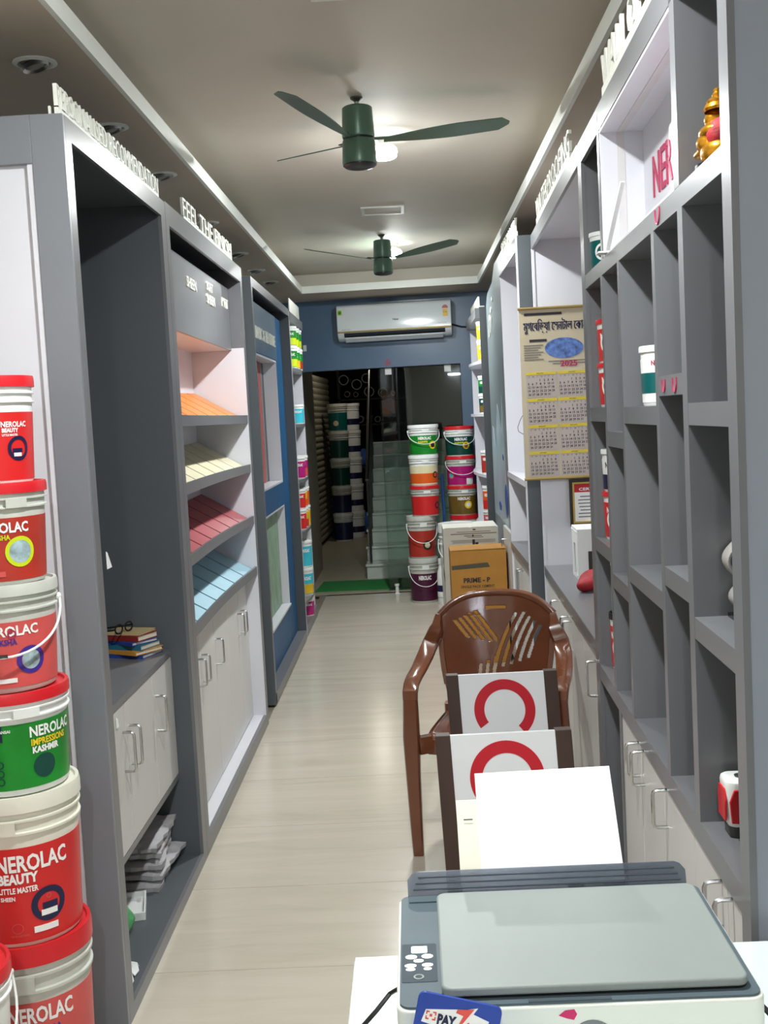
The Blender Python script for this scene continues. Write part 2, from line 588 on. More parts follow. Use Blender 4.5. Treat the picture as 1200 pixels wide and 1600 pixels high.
# ceiling access panels
for (x, y, s, lb) in ((-.11, 3.42, .24, 'square white ceiling panel nearest the camera'), (-.10, 7.1, .26, 'square white ceiling panel between the two fans')):
    t = thing('ceiling_panel', lb, 'panel', (x, y, CEIL), group='square ceiling panels')
    mb = MB(); h = s / 2
    for q in ((-h, h, -h, -h + .018), (-h, h, h - .018, h), (-h, -h + .018, -h + .018, h - .018), (h - .018, h, -h + .018, h - .018)):
        mb.box(q[0], q[1], q[2], q[3], -.008, 0)
    mb.build('panel_frame', 'trim_white', t)
    B(-h + .018, h - .018, -h + .018, h - .018, -.003, 0).build('panel_plate', 'ceiling_paint', t)

# recessed spotlights in the left border (switched off)
SPOTS = [(-1.035, 3.42), (-1.01, 4.175), (-1.0, 4.985), (-1.02, 6.2), (-1.027, 7.375), (-1.025, 8.21), (-1.01, 8.92)]
ORD = ['nearest', 'second', 'third', 'fourth', 'fifth', 'sixth', 'farthest']
sp0 = None
for i, (x, y) in enumerate(SPOTS):
    lb = ORD[i] + ' unlit round spotlight in the dropped ceiling border on the left'
    if sp0 is None:
        sp0 = thing('recessed_spotlight', lb, 'spotlight', (x, y, SOFF), group='recessed spotlights above the left units')
        MB().lathe([(.046, .0), (.062, 0), (.064, -.004), (.05, -.008), (.044, -.002), (.046, .0)], 28).build('bezel', 'trim_white', sp0, True)
        MB().lathe([(0, -.004), (.040, -.004), (.044, -.010), (.036, -.018), (.030, -.010), (0, -.008)], 24,
                   fn=lambda p: (p[0], p[1] * .96 - p[2] * .2, p[2] + p[0] * .25)).build('gimbal_ring', 'steel', sp0, True)
        MB().lathe([(0, -.012), (.018, -.014), (.026, -.010)], 20, fn=lambda p: (p[0], p[1], p[2] + p[0] * .25 - .002)).build('lamp_face', 'lamp_off', sp0, True)
    else:
        copy_tree(sp0, loc=(x, y, SOFF), label=lb)

# ------------------------------------------------------------------ handle helper
def handle(parent, p0, p1, out, r=.0045, name='handle'):
    """D handle: feet at p0 and p1, standing off by vector out"""
    p0, p1, out = Vector(p0), Vector(p1), Vector(out)
    d = (p1 - p0).normalized()
    L = out.length; o = out.normalized()
    c = .009
    pts = [p0, p0 + o * (L - c), p0 + o * (L - c * .3) + d * c * .3, p0 + o * L + d * c,
           p1 + o * L - d * c, p1 + o * (L - c * .3) - d * c * .3, p1 + o * (L - c), p1]
    return MB().tube(pts, r, 8).build(name, 'chrome', parent, True)

def door_leaf(parent, x0, x1, y0, y1, z0, z1, hy=None, hz=(.58, .70), out=.034, matn='door_white', gap=.0022):
    d = B(x0, x1, y0 + gap, y1 - gap, z0, z1).build('door', matn, parent, bevel=.001, seg=1)
    if hy is not None:
        xf = x1 if out > 0 else x0
        handle(d, (xf, hy, hz[0]), (xf, hy, hz[1]), (out, 0, 0))
    return d

def sign(parent, text, x, y0, y1, z, h=.105, right=(0, 1, 0), nx=1, base=.022, name='sign'):
    """row of thick cut-out letters on a strip, standing on top of a unit"""
    s = B(x - .010 if nx > 0 else x, x if nx > 0 else x + .010, y0, y1, z, z + base).build(name, 'letter_white', parent)
    mb = MB()
    rt = Vector(right)
    org = Vector((x - .010 if nx > 0 else x + .010, y0 if rt.y > 0 else y1, z + base - .004))
    n = rt.cross(Vector((0, 0, 1)))
    letters(s, text, org, right, (0, 0, 1), h, y1 - y0, .010, 'letter_white')
    return s

# ================================================================== LEFT UNIT 1  (books desk)
Y0 = 2.954
t = thing('display_cabinet', 'grey display cabinet with dark niche, three white doors and white end panel', 'cabinet', (XL, Y0, 0))
D1, W1 = -.45, 1.215
# local: x 0 = front, y 0 = near end
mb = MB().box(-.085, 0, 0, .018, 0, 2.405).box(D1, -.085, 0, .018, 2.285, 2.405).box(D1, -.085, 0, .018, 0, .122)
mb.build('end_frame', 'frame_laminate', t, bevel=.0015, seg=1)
B(D1, -.075, .016, .026, .10, 2.30).build('end_panel', 'white_laminate', t)
B(-.10, -.085, .004, .0165, .122, 2.285).build('end_panel_edge', 'white_laminate', t)
B(-.012, 0, .018, .068, 0, 2.405).build('stile', 'grey_laminate', t)
B(-.012, 0, W1 - .072, W1 - .002, 0, 2.405).build('stile', 'grey_laminate', t)
B(-.012, 0, .068, W1 - .072, 2.347, 2.405).build('top_rail', 'grey_laminate', t)
B(-.012, 0, .068, W1 - .072, 0, .041).build('bottom_rail', 'grey_laminate', t)
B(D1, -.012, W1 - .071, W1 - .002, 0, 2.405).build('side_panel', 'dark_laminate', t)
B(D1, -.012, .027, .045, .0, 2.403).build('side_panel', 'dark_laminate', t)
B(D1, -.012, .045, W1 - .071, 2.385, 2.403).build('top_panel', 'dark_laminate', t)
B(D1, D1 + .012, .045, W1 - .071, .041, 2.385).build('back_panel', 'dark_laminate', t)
B(D1 + .012, -.012, .045, W1 - .071, .025, .041).build('bottom_shelf', 'dark_laminate', t)
B(D1 + .012, -.07, .045, W1 - .071, .782, .805).build('desk_top', 'grey_laminate', t)
B(D1 + .012, -.072, .045, W1 - .071, .325, .345).build('cabinet_floor', 'grey_laminate', t)
for (a, b_, hy) in ((.05, .456, .416), (.456, .826, .496), (.826, W1 - .073, .866)):
    door_leaf(t, -.09, -.072, a, b_, .347, .78, hy)
sign(t, 'PERSONALISED RECOMMENDATION', -.012, .01, W1 - .03, 2.405, .060)
B(-.035, -.03, .002, .012, 2.405, 2.425).build('sign_bracket', 'letter_white', t)

# ================================================================== LEFT UNIT 2  (finish swatches)
Y0 = 4.17
W2 = 1.875
t = thing('swatch_cabinet', 'grey swatch cabinet with four sloped shelves of coloured strips', 'cabinet', (XL, Y0, 0))
B(-.012, 0, 0, .060, 0, 2.41).build('stile', 'grey_laminate', t)
B(-.012, 0, W2 - .060, W2, 0, 2.41).build('stile', 'grey_laminate', t)
B(-.012, 0, .06, W2 - .06, 2.333, 2.41).build('top_rail', 'grey_laminate', t)
B(-.016, 0, .06, W2 - .06, 0, .062).build('plinth', 'grey_laminate', t)
B(D1, -.012, 0, .02, 0, 2.41).build('side_panel', 'white_laminate', t)
B(D1, -.012, W2 - .06, W2, 0, 2.41).build('side_panel', 'grey_laminate', t)
B(D1 + .01, -.002, W2 - .066, W2 - .0603, .062, 1.995).build('side_lining', 'white_laminate', t)
B(D1, -.012, .02, W2 - .067, 2.395, 2.41).build('top_panel', 'dark_laminate', t)
B(-.285, -.275, .02, W2 - .067, .06, 1.985).build('back_panel', 'white_laminate', t)
B(D1, D1 + .01, .02, W2 - .067, .06, 2.395).build('back_panel', 'white_laminate', t)
up = B(-.078, -.066, .02, W2 - .067, 1.985, 2.30).build('upper_panel', 'grey_laminate', t)
B(D1 + .01, -.078, .02, W2 - .067, 1.985, 1.997).build('upper_panel_base', 'white_laminate', t)
for s, y, z, w_, h_ in (('SHEEN', .66, 2.185, .22, .045), ('SOFT', 1.14, 2.222, .17, .042), ('SHEEN', 1.13, 2.162, .22, .045), ('MATT', 1.575, 2.19, .18, .045)):
    letters(up, s, (-.066, y, z), (0, 1, 0), (0, 0, 1), h_, w_, .006, 'letter_white', .008)
LEV = [(1.648, 'swatch_orange'), (1.394, 'swatch_cream'), (1.125, 'swatch_rose'), (.858, 'swatch_blue')]
for zt, sw in LEV:
    # shelf with a concave front edge, tilted towards the aisle
    mb = MB(); n = 14
    def cf(s): return -.018 * math.sin(math.pi * s)
    ya, yb = .022, W2 - .067
    pts = []
    v, f = [], []
    for i in range(n + 1):
        s = i / n; y = ya + (yb - ya) * s; x = cf(s) - .003
        for (xx, zz) in ((x, zt - .042), (x, zt), (x - .012, zt), (x - .012, zt - .042)):
            v.append((xx, y, zz))
    for i in range(n):
        for k in range(4):
            k2 = (k + 1) % 4
            f.append((i * 4 + k, (i + 1) * 4 + k, (i + 1) * 4 + k2, i * 4 + k2))
    f += [(0, 1, 2, 3), tuple(n * 4 + k for k in (3, 2, 1, 0))]
    mb.add(v, f)
    sh = mb.build('shelf', 'grey_laminate', t, True)
    SL = .58                                           # slope of the swatch bed
    x_b = -.272
    mb = MB(); v = []; f = []
    for i in range(n + 1):
        s = i / n; y = ya + (yb - ya) * s; x = cf(s) - .016
        zf = zt - .03; zb = zf + (x - x_b) * SL
        v += [(x, y, zf), (x_b, y, zb), (x_b, y, zb - .012), (x, y, zf - .012)]
    for i in range(n):
        for k in range(4):
            k2 = (k + 1) % 4
            f.append((i * 4 + k, (i + 1) * 4 + k, (i + 1) * 4 + k2, i * 4 + k2))
    f += [(0, 1, 2, 3), tuple(n * 4 + k for k in (3, 2, 1, 0))]
    mb.add(v, f).build('swatch_bed', 'dark_laminate', sh)
    NS = 7
    pit = (yb - ya) / NS
    for j in range(NS):
        a = ya + pit * j + .010; b_ = ya + pit * (j + 1) - .012
        mb = MB(); v = []; f = []
        for y in (a, (a + b_) / 2, b_):
            s = (y - ya) / (yb - ya); x = cf(s) - .020
            zf = zt - .03; zb = zf + (x - x_b) * SL
            v += [(x, y, zf + .011), (x_b + .004, y, zb + .011), (x_b + .004, y, zb + .001), (x, y, zf + .001)]
        for i in range(2):
            for k in range(4):
                k2 = (k + 1) % 4
                f.append((i * 4 + k, (i + 1) * 4 + k, (i + 1) * 4 + k2, i * 4 + k2))
        f += [(0, 1, 2, 3), (11, 10, 9, 8)]
        mb.add(v, f).build('swatch_strip', sw, sh)
for (a, b_, hy) in ((.025, .44, .40), (.44, .80, .49), (.80, 1.16, .83), (1.16, 1.52, 1.47), (1.52, W2 - .067, 1.57)):
    door_leaf(t, -.088, -.070, a, b_, .066, .812, hy, (.555, .665))
B(-.072, -.016, .02, W2 - .067, .05, .0645).build('base_ledge', 'white_laminate', t)
B(D1 + .01, -.070, .02, W2 - .067, .05, .0645).build('cabinet_floor', 'white_laminate', t)
sign(t, 'FEEL THE FINISH', -.012, .42, 1.66, 2.41, .075)

# ================================================================== LEFT UNIT 3  (blue texture board)
Y0 = 6.395
W3 = 1.985
t = thing('texture_display', 'tall grey framed display board with blue textured panel and two niches', 'display board', (XL, Y0, 0))
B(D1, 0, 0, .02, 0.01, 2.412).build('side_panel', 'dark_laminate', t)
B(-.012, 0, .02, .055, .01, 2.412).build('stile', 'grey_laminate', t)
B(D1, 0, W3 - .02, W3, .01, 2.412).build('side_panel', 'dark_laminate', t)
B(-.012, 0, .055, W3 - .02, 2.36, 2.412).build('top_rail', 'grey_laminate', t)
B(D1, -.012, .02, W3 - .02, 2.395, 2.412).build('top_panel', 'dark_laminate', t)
B(-.16, 0, .02, W3 - .02, .01, .07).build('plinth', 'grey_laminate', t)
# blue board with two openings (built as a frame of four rails and one mullion)
bx0, bx1 = -.085, -.065
ny0, ny1 = .49, 1.575
bb = MB()
bb.box(bx0, bx1, .02, ny0, .07, 2.33).box(bx0, bx1, ny1, W3 - .02, .07, 2.33)
bb.box(bx0, bx1, ny0, ny1, 2.025, 2.33).box(bx0, bx1, ny0, ny1, 1.035, 1.19).box(bx0, bx1, ny0, ny1, .07, .33)
bd = bb.build('blue_board', 'texture_blue', t)
B(bx1, bx1 + .003, .02, ny1 + .05, 2.03, 2.33).build('header_panel', 'slate_blue', t)
letters(t, 'BASIC & TEXTURE', (bx1 + .003, .55, 2.115), (0, 1, 0), (0, 0, 1), .075, .98, .006, 'letter_white', .0)
for (z0, z1, xb) in ((1.19, 2.025, -.175), (.33, 1.035, -.13)):
    mb = MB()
    mb.box(xb, bx1, ny0 - .0, ny0 + .012, z0, z1).box(xb, bx1, ny1 - .012, ny1, z0, z1)
    mb.box(xb, bx1, ny0 + .012, ny1 - .012, z0, z0 + .012).box(xb, bx1, ny0 + .012, ny1 - .012, z1 - .012, z1)
    mb.box(xb - .01, xb, ny0, ny1, z0, z1)
    mb.build('niche', 'white_laminate', t)
for (ya, yb2, xf, mm) in ((ny0 + .013, 1.06, -.156, 'grey_laminate'), (1.064, 1.11, -.153, 'panel_grey'), (1.114, 1.39, -.154, 'texture_pink'), (1.394, 1.43, -.153, 'panel_grey'), (1.434, ny1 - .013, -.156, 'dark_laminate')):
    B(-.174, xf, ya, yb2, 1.204, 2.011).build('sample_panel', mm, t, bevel=.001, seg=1)
B(-.129, -.118, ny0 + .013, ny1 - .013, .345, 1.02).build('green_texture_panel', 'texture_green', t)
B(-.116, -.055, ny0 + .013, ny1 - .013, .330, .3435).build('niche_sill', 'white_laminate', t)

# ================================================================== LEFT UNIT 4  (rack of small tubs)
Y0 = 8.40
W4 = 1.02
t = thing('tub_rack', 'white open rack of small paint tubs at the far left', 'rack', (XL, Y0, 0))
B(D1, 0, 0, .02, 0, 2.40).build('side_panel', 'white_laminate', t)
B(D1, -.02, W4 - .02, W4, 0, 2.40).build('side_panel', 'white_laminate', t)
B(D1, D1 + .012, .02, W4 - .02, .08, 2.40).build('back_panel', 'white_laminate', t)
B(-.30, .005, .02, W4 - .02, 2.335, 2.40).build('top_rail', 'grey_laminate', t)
B(D1, -.005, .02, W4 + .005, 0, .088).build('plinth', 'grey_laminate', t)
L4Z = [2.0, 1.583, 1.167, .78, .258]
for z in L4Z:
    mb = MB()
    poly = [(D1 + .012, .02), (D1 + .012, W4 - .02), (-.03, W4 - .02)] + [(.035 * math.sin(math.pi * k / 10) - .02, W4 - .02 - (W4 - .04) * k / 10) for k in range(11)]
    mb.prism(poly, z - .022, z, lambda a, b, d: (a, b, d))
    mb.build('shelf', 'grey_laminate', t)
sg = B(-.005, .002, .05, .80, 2.40, 2.50).build('sign', 'letter_white', t)

# ================================================================== RIGHT UNIT 1 (cubby wall)
u0, u1 = 1.82, 3.665
t = thing('cubby_unit', 'tall grey cubby wall unit with white niche and white doors below', 'cabinet', rp(RV + .012, u0), -RA)
R1 = t
def U(u): return u - u0
DV = .32
EDGE = .012
def rbox(name, u_a, u_b, z0, z1, x0=0.0, x1=DV, m='grey_laminate'):
    return B(x0, x1, U(u_a), U(u_b), z0, z1).build(name, m, t)
# faces: front lipping strips; depth boards behind
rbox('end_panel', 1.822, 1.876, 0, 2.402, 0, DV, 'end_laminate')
rbox('stile', 1.82, 1.877, 0, 2.402, -.012, 0)
rbox('end_panel', 3.587, 3.663, 0, 2.402)
rbox('stile', 3.585, 3.665, 0, 2.402, -.012, 0)
rbox('top_rail', 1.877, 3.585, 2.337, 2.402, -.012, 0)
rbox('top_panel', 1.876, 3.587, 2.385, 2.402)
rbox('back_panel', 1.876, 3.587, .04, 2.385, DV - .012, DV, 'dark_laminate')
# row shelf under niche
def rshelf(ua, ub, z0, z1):
    mb = MB().box(0, DV - .012, U(ua), U(ub), z0, z1)
    mb.box(-.0115, 0, U(max(ua, 1.8775)), U(min(ub, 3.5845)), z0, z1)
    return mb.build('shelf', 'grey_laminate', t)
rshelf(1.876, 3.587, 1.957, 1.998)
rshelf(1.876, 3.587, .748, .796)
DIV = [(3.228, 3.262), (2.931, 2.960), (2.460, 2.492), (2.177, 2.220)]
for a, b_ in DIV:
    rbox('divider', a, b_, .796, 1.957, -.012, DV - .012)
COLS = {'A': (3.262, 3.587), 'B': (2.960, 3.228), 'C': (2.492, 2.931), 'D': (2.220, 2.460), 'E': (1.876, 2.177)}
ZS = {'A': (1.596, 1.198), 'B': (1.529, 1.133), 'C': (1.594, 1.193), 'D': (1.655, 1.254), 'E': (1.597, 1.194)}
for k in COLS:
    for z in ZS[k]:
        rshelf(COLS[k][0], COLS[k][1], z - .041, z)
# top row: small cell, white niche, idol cell
rbox('divider', 3.200, 3.232, 1.998, 2.385, -.012, DV - .012)
rbox('divider', 2.196, 2.241, 1.998, 2.385, -.012, DV - .012)
mb = MB()
ND = .105
mb.box(-.010, ND, U(2.241), U(2.249), 1.998, 2.337).box(-.010, ND, U(3.192), U(3.200), 1.998, 2.337)
mb.box(-.010, ND, U(2.249), U(3.192), 2.329, 2.337).box(-.010, ND, U(2.249), U(3.192), 1.998, 2.003)
mb.box(ND, ND + .008, U(2.241), U(3.200), 1.998, 2.337)
mb.build('niche_lining', 'white_laminate', t)
tp = MB().box(.036, .056, U(3.190), U(3.1915), 2.003, 2.329).box(.036, .056, U(2.249), U(3.19), 2.3275, 2.329)
tp.build('joint_tape', 'tape_cream', t)
letters(t, 'NEROLAC', (ND - .0002, U(3.055), 2.125), (0, -1, 0), (0, 0, 1), .105, .60, .003, 'print_red', .004)
put_text(MB(), 'WATERPROOFING SOLUTIONS', (ND - .0002, U(3.05), 2.078), (0, -1, 0), (0, 0, 1), .022, .58, bold=.03, thick=.003, lift=0).build('lettering', 'print_red', t)
def u_decal(parent, y, z, w_, h_, x=-.0125):
    pts = [(x, y + w_ / 2 * math.cos(a), z + (h_ * math.sin(a) if math.sin(a) < 0 else 0)) for a in [math.pi + math.pi * k / 14 for k in range(15)]]
    pts = [(x, y - w_ / 2, z + h_ * .4)] + pts + [(x, y + w_ / 2, z + h_ * .4)]
    o = MB().tube(pts, .0018, 5).build('emblem', 'print_red', parent)
    return o
u_decal(t, U(2.41), 1.985, .045, .022)
u_decal(t, U(2.40), 1.64, .03, .018)
u_decal(t, U(2.29), 1.64, .035, .020)
# lower doors
for a, b_, hy in ((2.87, 3.17, 2.905), (2.57, 2.87, 2.83), (2.255, 2.57, 2.535), (1.99, 2.255, 2.03), (1.879, 1.99, 1.952)):
    door_leaf(t, -.008, .010, U(a), U(b_), .05, .745, U(hy), (.655, .740), -.032, 'door_white')
rbox('divider', 3.172, 3.20, .04, .748, -.012, DV - .012)
rbox('plinth', 1.877, 3.585, 0, .045, -.010, .02)
sign(t, 'WALL OF COLOURS', -.012, U(1.86), U(3.11), 2.402, .085, (0, -1, 0), -1)

# ================================================================== RIGHT UNIT 2 (bay with counter)
u0, u1 = 3.668, 5.50
t = thing('counter_bay', 'white lined bay with grey counter and white cupboard doors', 'cabinet', rp(RV + .012, u0), -RA)
R2 = t
D2 = .50
W = u1 - u0
rbox('top_rail', u0, u1, 2.345, 2.408, -.012, 0)
rbox('top_panel', u0, u1, 2.385, 2.408, 0, D2, 'white_laminate')
B(0, D2, W - .020, W, 0, 2.385).build('side_panel', 'white_laminate', t)
B(-.012, 0, W - .022, W, 0, 2.345).build('stile', 'white_laminate', t)
B(DV + .001, D2, 0, .015, 0, 2.385).build('side_panel', 'white_laminate', t)
B(D2, D2 + .012, 0, W, 0, 2.385).build('back_panel', 'white_laminate', t)
B(-.012, D2, 0.0, W - .022, .812, .857).build('counter_top', 'grey_laminate', t, bevel=.002, seg=1)
for a, b_, hy in ((0.005, .42, .05), (.42, .83, .78), (.83, 1.24, .88), (1.24, W - .024, 1.28)):
    door_leaf(t, -.002, .016, a, b_, .05, .808, hy, (.66, .775), -.034)
B(.0, .02, 0, W - .022, 0, .048).build('plinth', 'grey_laminate', t)
sign(t, 'WATERPROOFING', -.012, .20, 1.50, 2.408, .082, (0, -1, 0), -1)

# ================================================================== RIGHT UNIT 3 (shallow niche unit, parallel to the aisle)
X3 = .547
t = thing('niche_unit', 'narrow white lined niche unit with dark side beside the calendar', 'cabinet', (X3, 5.53, 0))
W = 1.06
B(0, .50, 0, .018, 0, 2.42).build('side_panel', 'dark_laminate', t)
B(-.006, 0, 0, .03, 0, 2.42).build('stile', 'white_laminate', t)
B(-.006, 0, .03, W, 2.352, 2.42).build('top_rail', 'grey_laminate', t)
B(0, .50, .018, W, 2.40, 2.42).build('top_panel', 'white_laminate', t)
B(0, .50, W - .018, W, 0, 2.40).build('side_panel', 'white_laminate', t)
B(.50, .512, 0, W, 0, 2.42).build('back_panel', 'white_laminate', t)
B(-.006, .50, .018, W - .018, 1.228, 1.258).build('shelf', 'white_laminate', t)
B(-.004, .50, .018, W - .018, .815, .855).build('counter_top', 'grey_laminate', t)
door_leaf(t, .01, .028, .02, .52, .05, .81, .48, (.62, .76), -.03)
door_leaf(t, .01, .028, .52, W - .02, .05, .81, .56, (.62, .76), -.03)
sign(t, 'SPECIALITY', -.004, .01, .86, 2.42, .068, (0, -1, 0), -1)

# ================================================================== RIGHT UNIT 4 (shaped grey panel)
X4 = .60
t = thing('shaped_panel_unit', 'pale grey display unit with curved top corner and white dots', 'display board', (X4, 6.605, 0))
poly = [(0, 0), (1.95, 0), (1.95, 2.33)]
poly += [(1.95 - .28 * (1 - math.cos(R_(a))) - 0, 2.33 + .12 * math.sin(R_(a))) for a in range(0, 91, 10)]
poly += [(1.3, 2.47), (1.05, 2.56), (0, 2.56)]
MB().prism(poly, 0, .02, lambda a, b, d: (d, a, b)).build('front_panel', 'panel_grey', t)
B(.02, .42, 1.93, 1.95, 0, 2.33).build('side_panel', 'grey_laminate', t)
B(.02, .42, 0, .02, 0, 2.5).build('side_panel', 'grey_laminate', t)
B(.42, .435, 0, 1.95, 0, 2.5).build('back_panel', 'grey_laminate', t)
poly = [(.75, .86), (1.9, .86), (1.9, 1.35)] + [(1.9 - .1 * k, 1.35 + .12 * math.sin(k * 1.3) + .03 * k) for k in range(1, 11)]
MB().prism(poly, -.002, 0, lambda a, b, d: (d, a, b)).build('pale_print', 'panel_pale', t)
for (y, z, ry, rz) in ((1.32, 2.36, .035, .016), (1.45, 2.30, .05, .020), (1.60, 2.255, .065, .022)):
    MB().prism([(y + ry * math.cos(a), z + rz * math.sin(a)) for a in [k * math.pi / 8 for k in range(16)]], -.006, 0, lambda a, b, d: (d, a, b)).build('dot', 'letter_white', t)
for (y, z) in ((1.45, 2.20), (1.62, 2.18)):
    MB().prism([(y - .03, z + .05), (y + .02, z + .055), (y + .10, z - .05), (y + .06, z - .055)], -.006, 0, lambda a, b, d: (d, a, b)).build('stroke', 'letter_white', t)
for (y, z, ry, rz) in ((.82, 1.02, .10, .11), (1.35, .95, .10, .03), (.95, 1.30, .05, .02)):
    MB().prism([(y + ry * math.cos(a) * (1 + .15 * math.sin(3 * a)), z + rz * math.sin(a)) for a in [k * math.pi / 9 for k in range(18)]], -.004, 0, lambda a, b, d: (d, a, b)).build('splash', 'print_blue', t)
B(-.018, 0, .02, 1.0, .05, .85).build('door', 'door_white', t)
handle(t, (-.018, .78, .66), (-.018, .78, .78), (-.03, 0, 0))

# ================================================================== RIGHT UNIT 5 (rack of tubs)
X5 = .552
t = thing('tub_rack', 'grey sided white rack of small paint tubs at the far right', 'rack', (X5, 8.62, 0))
W5 = 1.35
B(0, .40, 0, .02, 0, 2.375).build('side_panel', 'dark_laminate', t)
B(0, .40, W5 - .02, W5, 0, 2.375).build('side_panel', 'white_laminate', t)
B(.40, .412, 0, W5, 0, 2.375).build('back_panel', 'white_laminate', t)
B(-.03, .40, .02, W5 - .02, 2.30, 2.37).build('top_rail', 'grey_laminate', t)
B(0, .40, .02, W5 - .02, 0, .08).build('plinth', 'grey_laminate', t)
R5Z = [1.985, 1.59, 1.13, .70, .28]
for z in R5Z:
    poly = [(.40, .02), (.40, W5 - .02)] + [(-.055 * math.sin(math.pi * k / 10), W5 - .02 - (W5 - .04) * k / 10) for k in range(11)]
    MB().prism(poly, z - .022, z, lambda a, b, d: (a, b, d)).build('shelf', 'white_laminate', t)
sg = MB().prism([(.1, 2.375), (1.1, 2.375), (1.1, 2.46), (.1, 2.46)], 0, .012, lambda a, b, d: (d, a, b)).build('sign', 'letter_white', t)
B(0, .04, .002, .018, 2.375, 2.383).build('sign_bracket', 'letter_white', sg)

# ================================================================== paint buckets
class Bucket:
    """tapered pail: body with ribs, lid, printed sleeve, lettering, emblem, bail handle"""
    def __init__(s, name, label, cat, loc, rb, rt, h, lid='lid_red', body='plastic_white', sleeve='label_red', za=.05, zb=.68,
                 seg=44, ribs=True, group=None, rz=0.0):
        s.rb, s.rt, s.h = rb, rt, h
        s.t = thing(name, label, cat, loc, rz, group)
        s.seg = seg
        hb = h - .012
        if ribs:
            prof = [(0, 0), (rb * .97, 0), (rb, .005), (s.r(.745 * h), .745 * h), (s.r(.75 * h) + .006, .75 * h), (s.r(.765 * h) + .006, .765 * h),
                    (s.r(.77 * h), .77 * h), (s.r(.83 * h), .83 * h), (s.r(.83 * h) + .006, .835 * h), (s.r(.845 * h) + .006, .85 * h), (s.r(.85 * h), .855 * h),
                    (s.r(.9 * h), .9 * h), (s.r(.97 * h), hb), (0, hb)]
        else:
            prof = [(0, 0), (rb * .97, 0), (rb, .004), (s.r(.8 * h), .8 * h), (s.r(.97 * h), hb), (0, hb)]
        MB().lathe(prof, seg).build('bucket_body', body, s.t, True)
        R = rt
        lp = [(0, hb), (R * .98, h - .105 * h), (R, h - .105 * h), (R, h - .03 * h), (R * .985, h), (R * .93, h), (R * .91, h - .006), (0, h - .006)]
        lp[0] = (R * .95, h - .105 * h)
        MB().lathe(lp, seg).build('lid', lid, s.t, True)
        s.sleeve = None
        if sleeve:
            s.sleeve = s.band(sleeve, za * h, zb * h, name='label_sleeve', parent=s.t)
    def r(s, z):
        return s.rb + (s.rt * .955 - s.rb) * z / s.h
    def p(s, th, z, lift):
        R = s.r(z) + lift
        return (R * math.sin(th), -R * math.cos(th), z)
    def band(s, m, z0, z1, a0=-180, a1=180, lift=.0010, name='label_band', parent=None):
        n = max(6, int((a1 - a0) / 360 * s.seg))
        mb = MB(); v = []; f = []
        for i in range(n + 1):
            th = R_(a0 + (a1 - a0) * i / n)
            v += [s.p(th, z0, lift), s.p(th, z1, lift), s.p(th, z1, -.001), s.p(th, z0, -.001)]
        for i in range(n):
            for k in range(4):
                k2 = (k + 1) % 4
                f.append((i * 4 + k, (i + 1) * 4 + k, (i + 1) * 4 + k2, i * 4 + k2))
        return mb.add(v, f).build(name, m, parent or s.sleeve or s.t, True)
    def text(s, txt, m, a0, z, h, width=None, bold=.03, lift=.0022, slant=0.0):
        vs, fs, W, H = text_geo(txt, bold)
        sy = h / H
        sx = (width / W) if width else sy
        def fn(q):
            zz = z + q[1] * sy
            return s.p(R_(a0) + q[0] * sx / s.r(zz), zz, lift)
        return MB().add(vs, fs, fn).build('lettering', m, s.sleeve or s.t)
    def disc(s, m, a, z, r0, r1, lift=.0022, name='emblem', sides=28, squash=1.0, parent=None):
        mb = MB(); v = []; f = []
        for k in range(sides):
            q = 2 * math.pi * k / sides
            for rr in (r0, (r0 + r1) / 2, r1):
                zz = z + rr * math.sin(q)
                v.append(s.p(R_(a) + rr * squash * math.cos(q) / s.r(z), zz, lift))
        for k in range(sides):
            k2 = (k + 1) % sides
            for j in (0, 1):
                f.append((k * 3 + j, k * 3 + j + 1, k2 * 3 + j + 1, k2 * 3 + j))
        return mb.add(v, f).build(name, m, parent or s.sleeve or s.t)
    def patch(s, m, a, z0, z1, w_, lift=.0024, name='label_patch'):
        return s.band(m, z0, z1, a - math.degrees(w_ / 2 / s.r(z0)), a + math.degrees(w_ / 2 / s.r(z0)), lift, name)
    def grip(s, a, w_=.09, m=None):
        o = s.band(m or 'plastic_white', .755 * s.h, .845 * s.h, a - math.degrees(w_ / 2 / s.rt), a + math.degrees(w_ / 2 / s.rt), .008, 'grip_block', s.t)
        return o
    def bail(s, a=0, drop=.10, sag=1.0, r=.0025, m='plastic_white'):
        ze = .80 * s.h
        pts = []
        for k in range(25):
            ph = -90 + 180 * k / 24
            c = math.cos(R_(ph))
            pts.append(s.p(R_(a + ph), ze - drop * (c ** .8 if c > 0 else 0), .010 + .012 * c))
        o = MB().tube(pts, r, 7).build('bail_handle', m, s.t, True)
        for e in (-90, 90):
            MB().ball(s.p(R_(a + e), ze, .006), .009, 10, 6).build('handle_ear', m, o, True)
        return o

# --- big stack in the left foreground
SX, SY = -.972, 2.64
G = 'paint buckets stacked by the left end panel'
z = 0.0
k6 = Bucket('paint_bucket', 'bottom bucket of the left stack, red lid and brick red label', 'bucket', (SX, SY, z), .132, .149, .445, 'lid_red', 'plastic_grey', 'label_pink', .05, .70, group=G)
k6.text('NEROLAC', 'print_white', -4, .262, .040, .150); k6.text('SURAKSHA', 'print_purple', -4, .225, .026, .12); k6.grip(8, .075, 'plastic_grey')
z += .440
k5 = Bucket('paint_bucket', 'large white bucket with red label and navy ring in left stack', 'bucket', (SX, SY, z), .128, .146, .352, 'plastic_cream', 'plastic_cream', 'label_red', .03, .665, group=G)
k5.text('NEROLAC', 'print_white', -5, .178, .040, .165); k5.text('BEAUTY', 'print_white', -4, .150, .025, .088, bold=.05)
k5.text('LITTLE MASTER', 'print_white', -4, .129, .014, .086); k5.text('SHEEN', 'print_white', -3, .112, .010, .032)
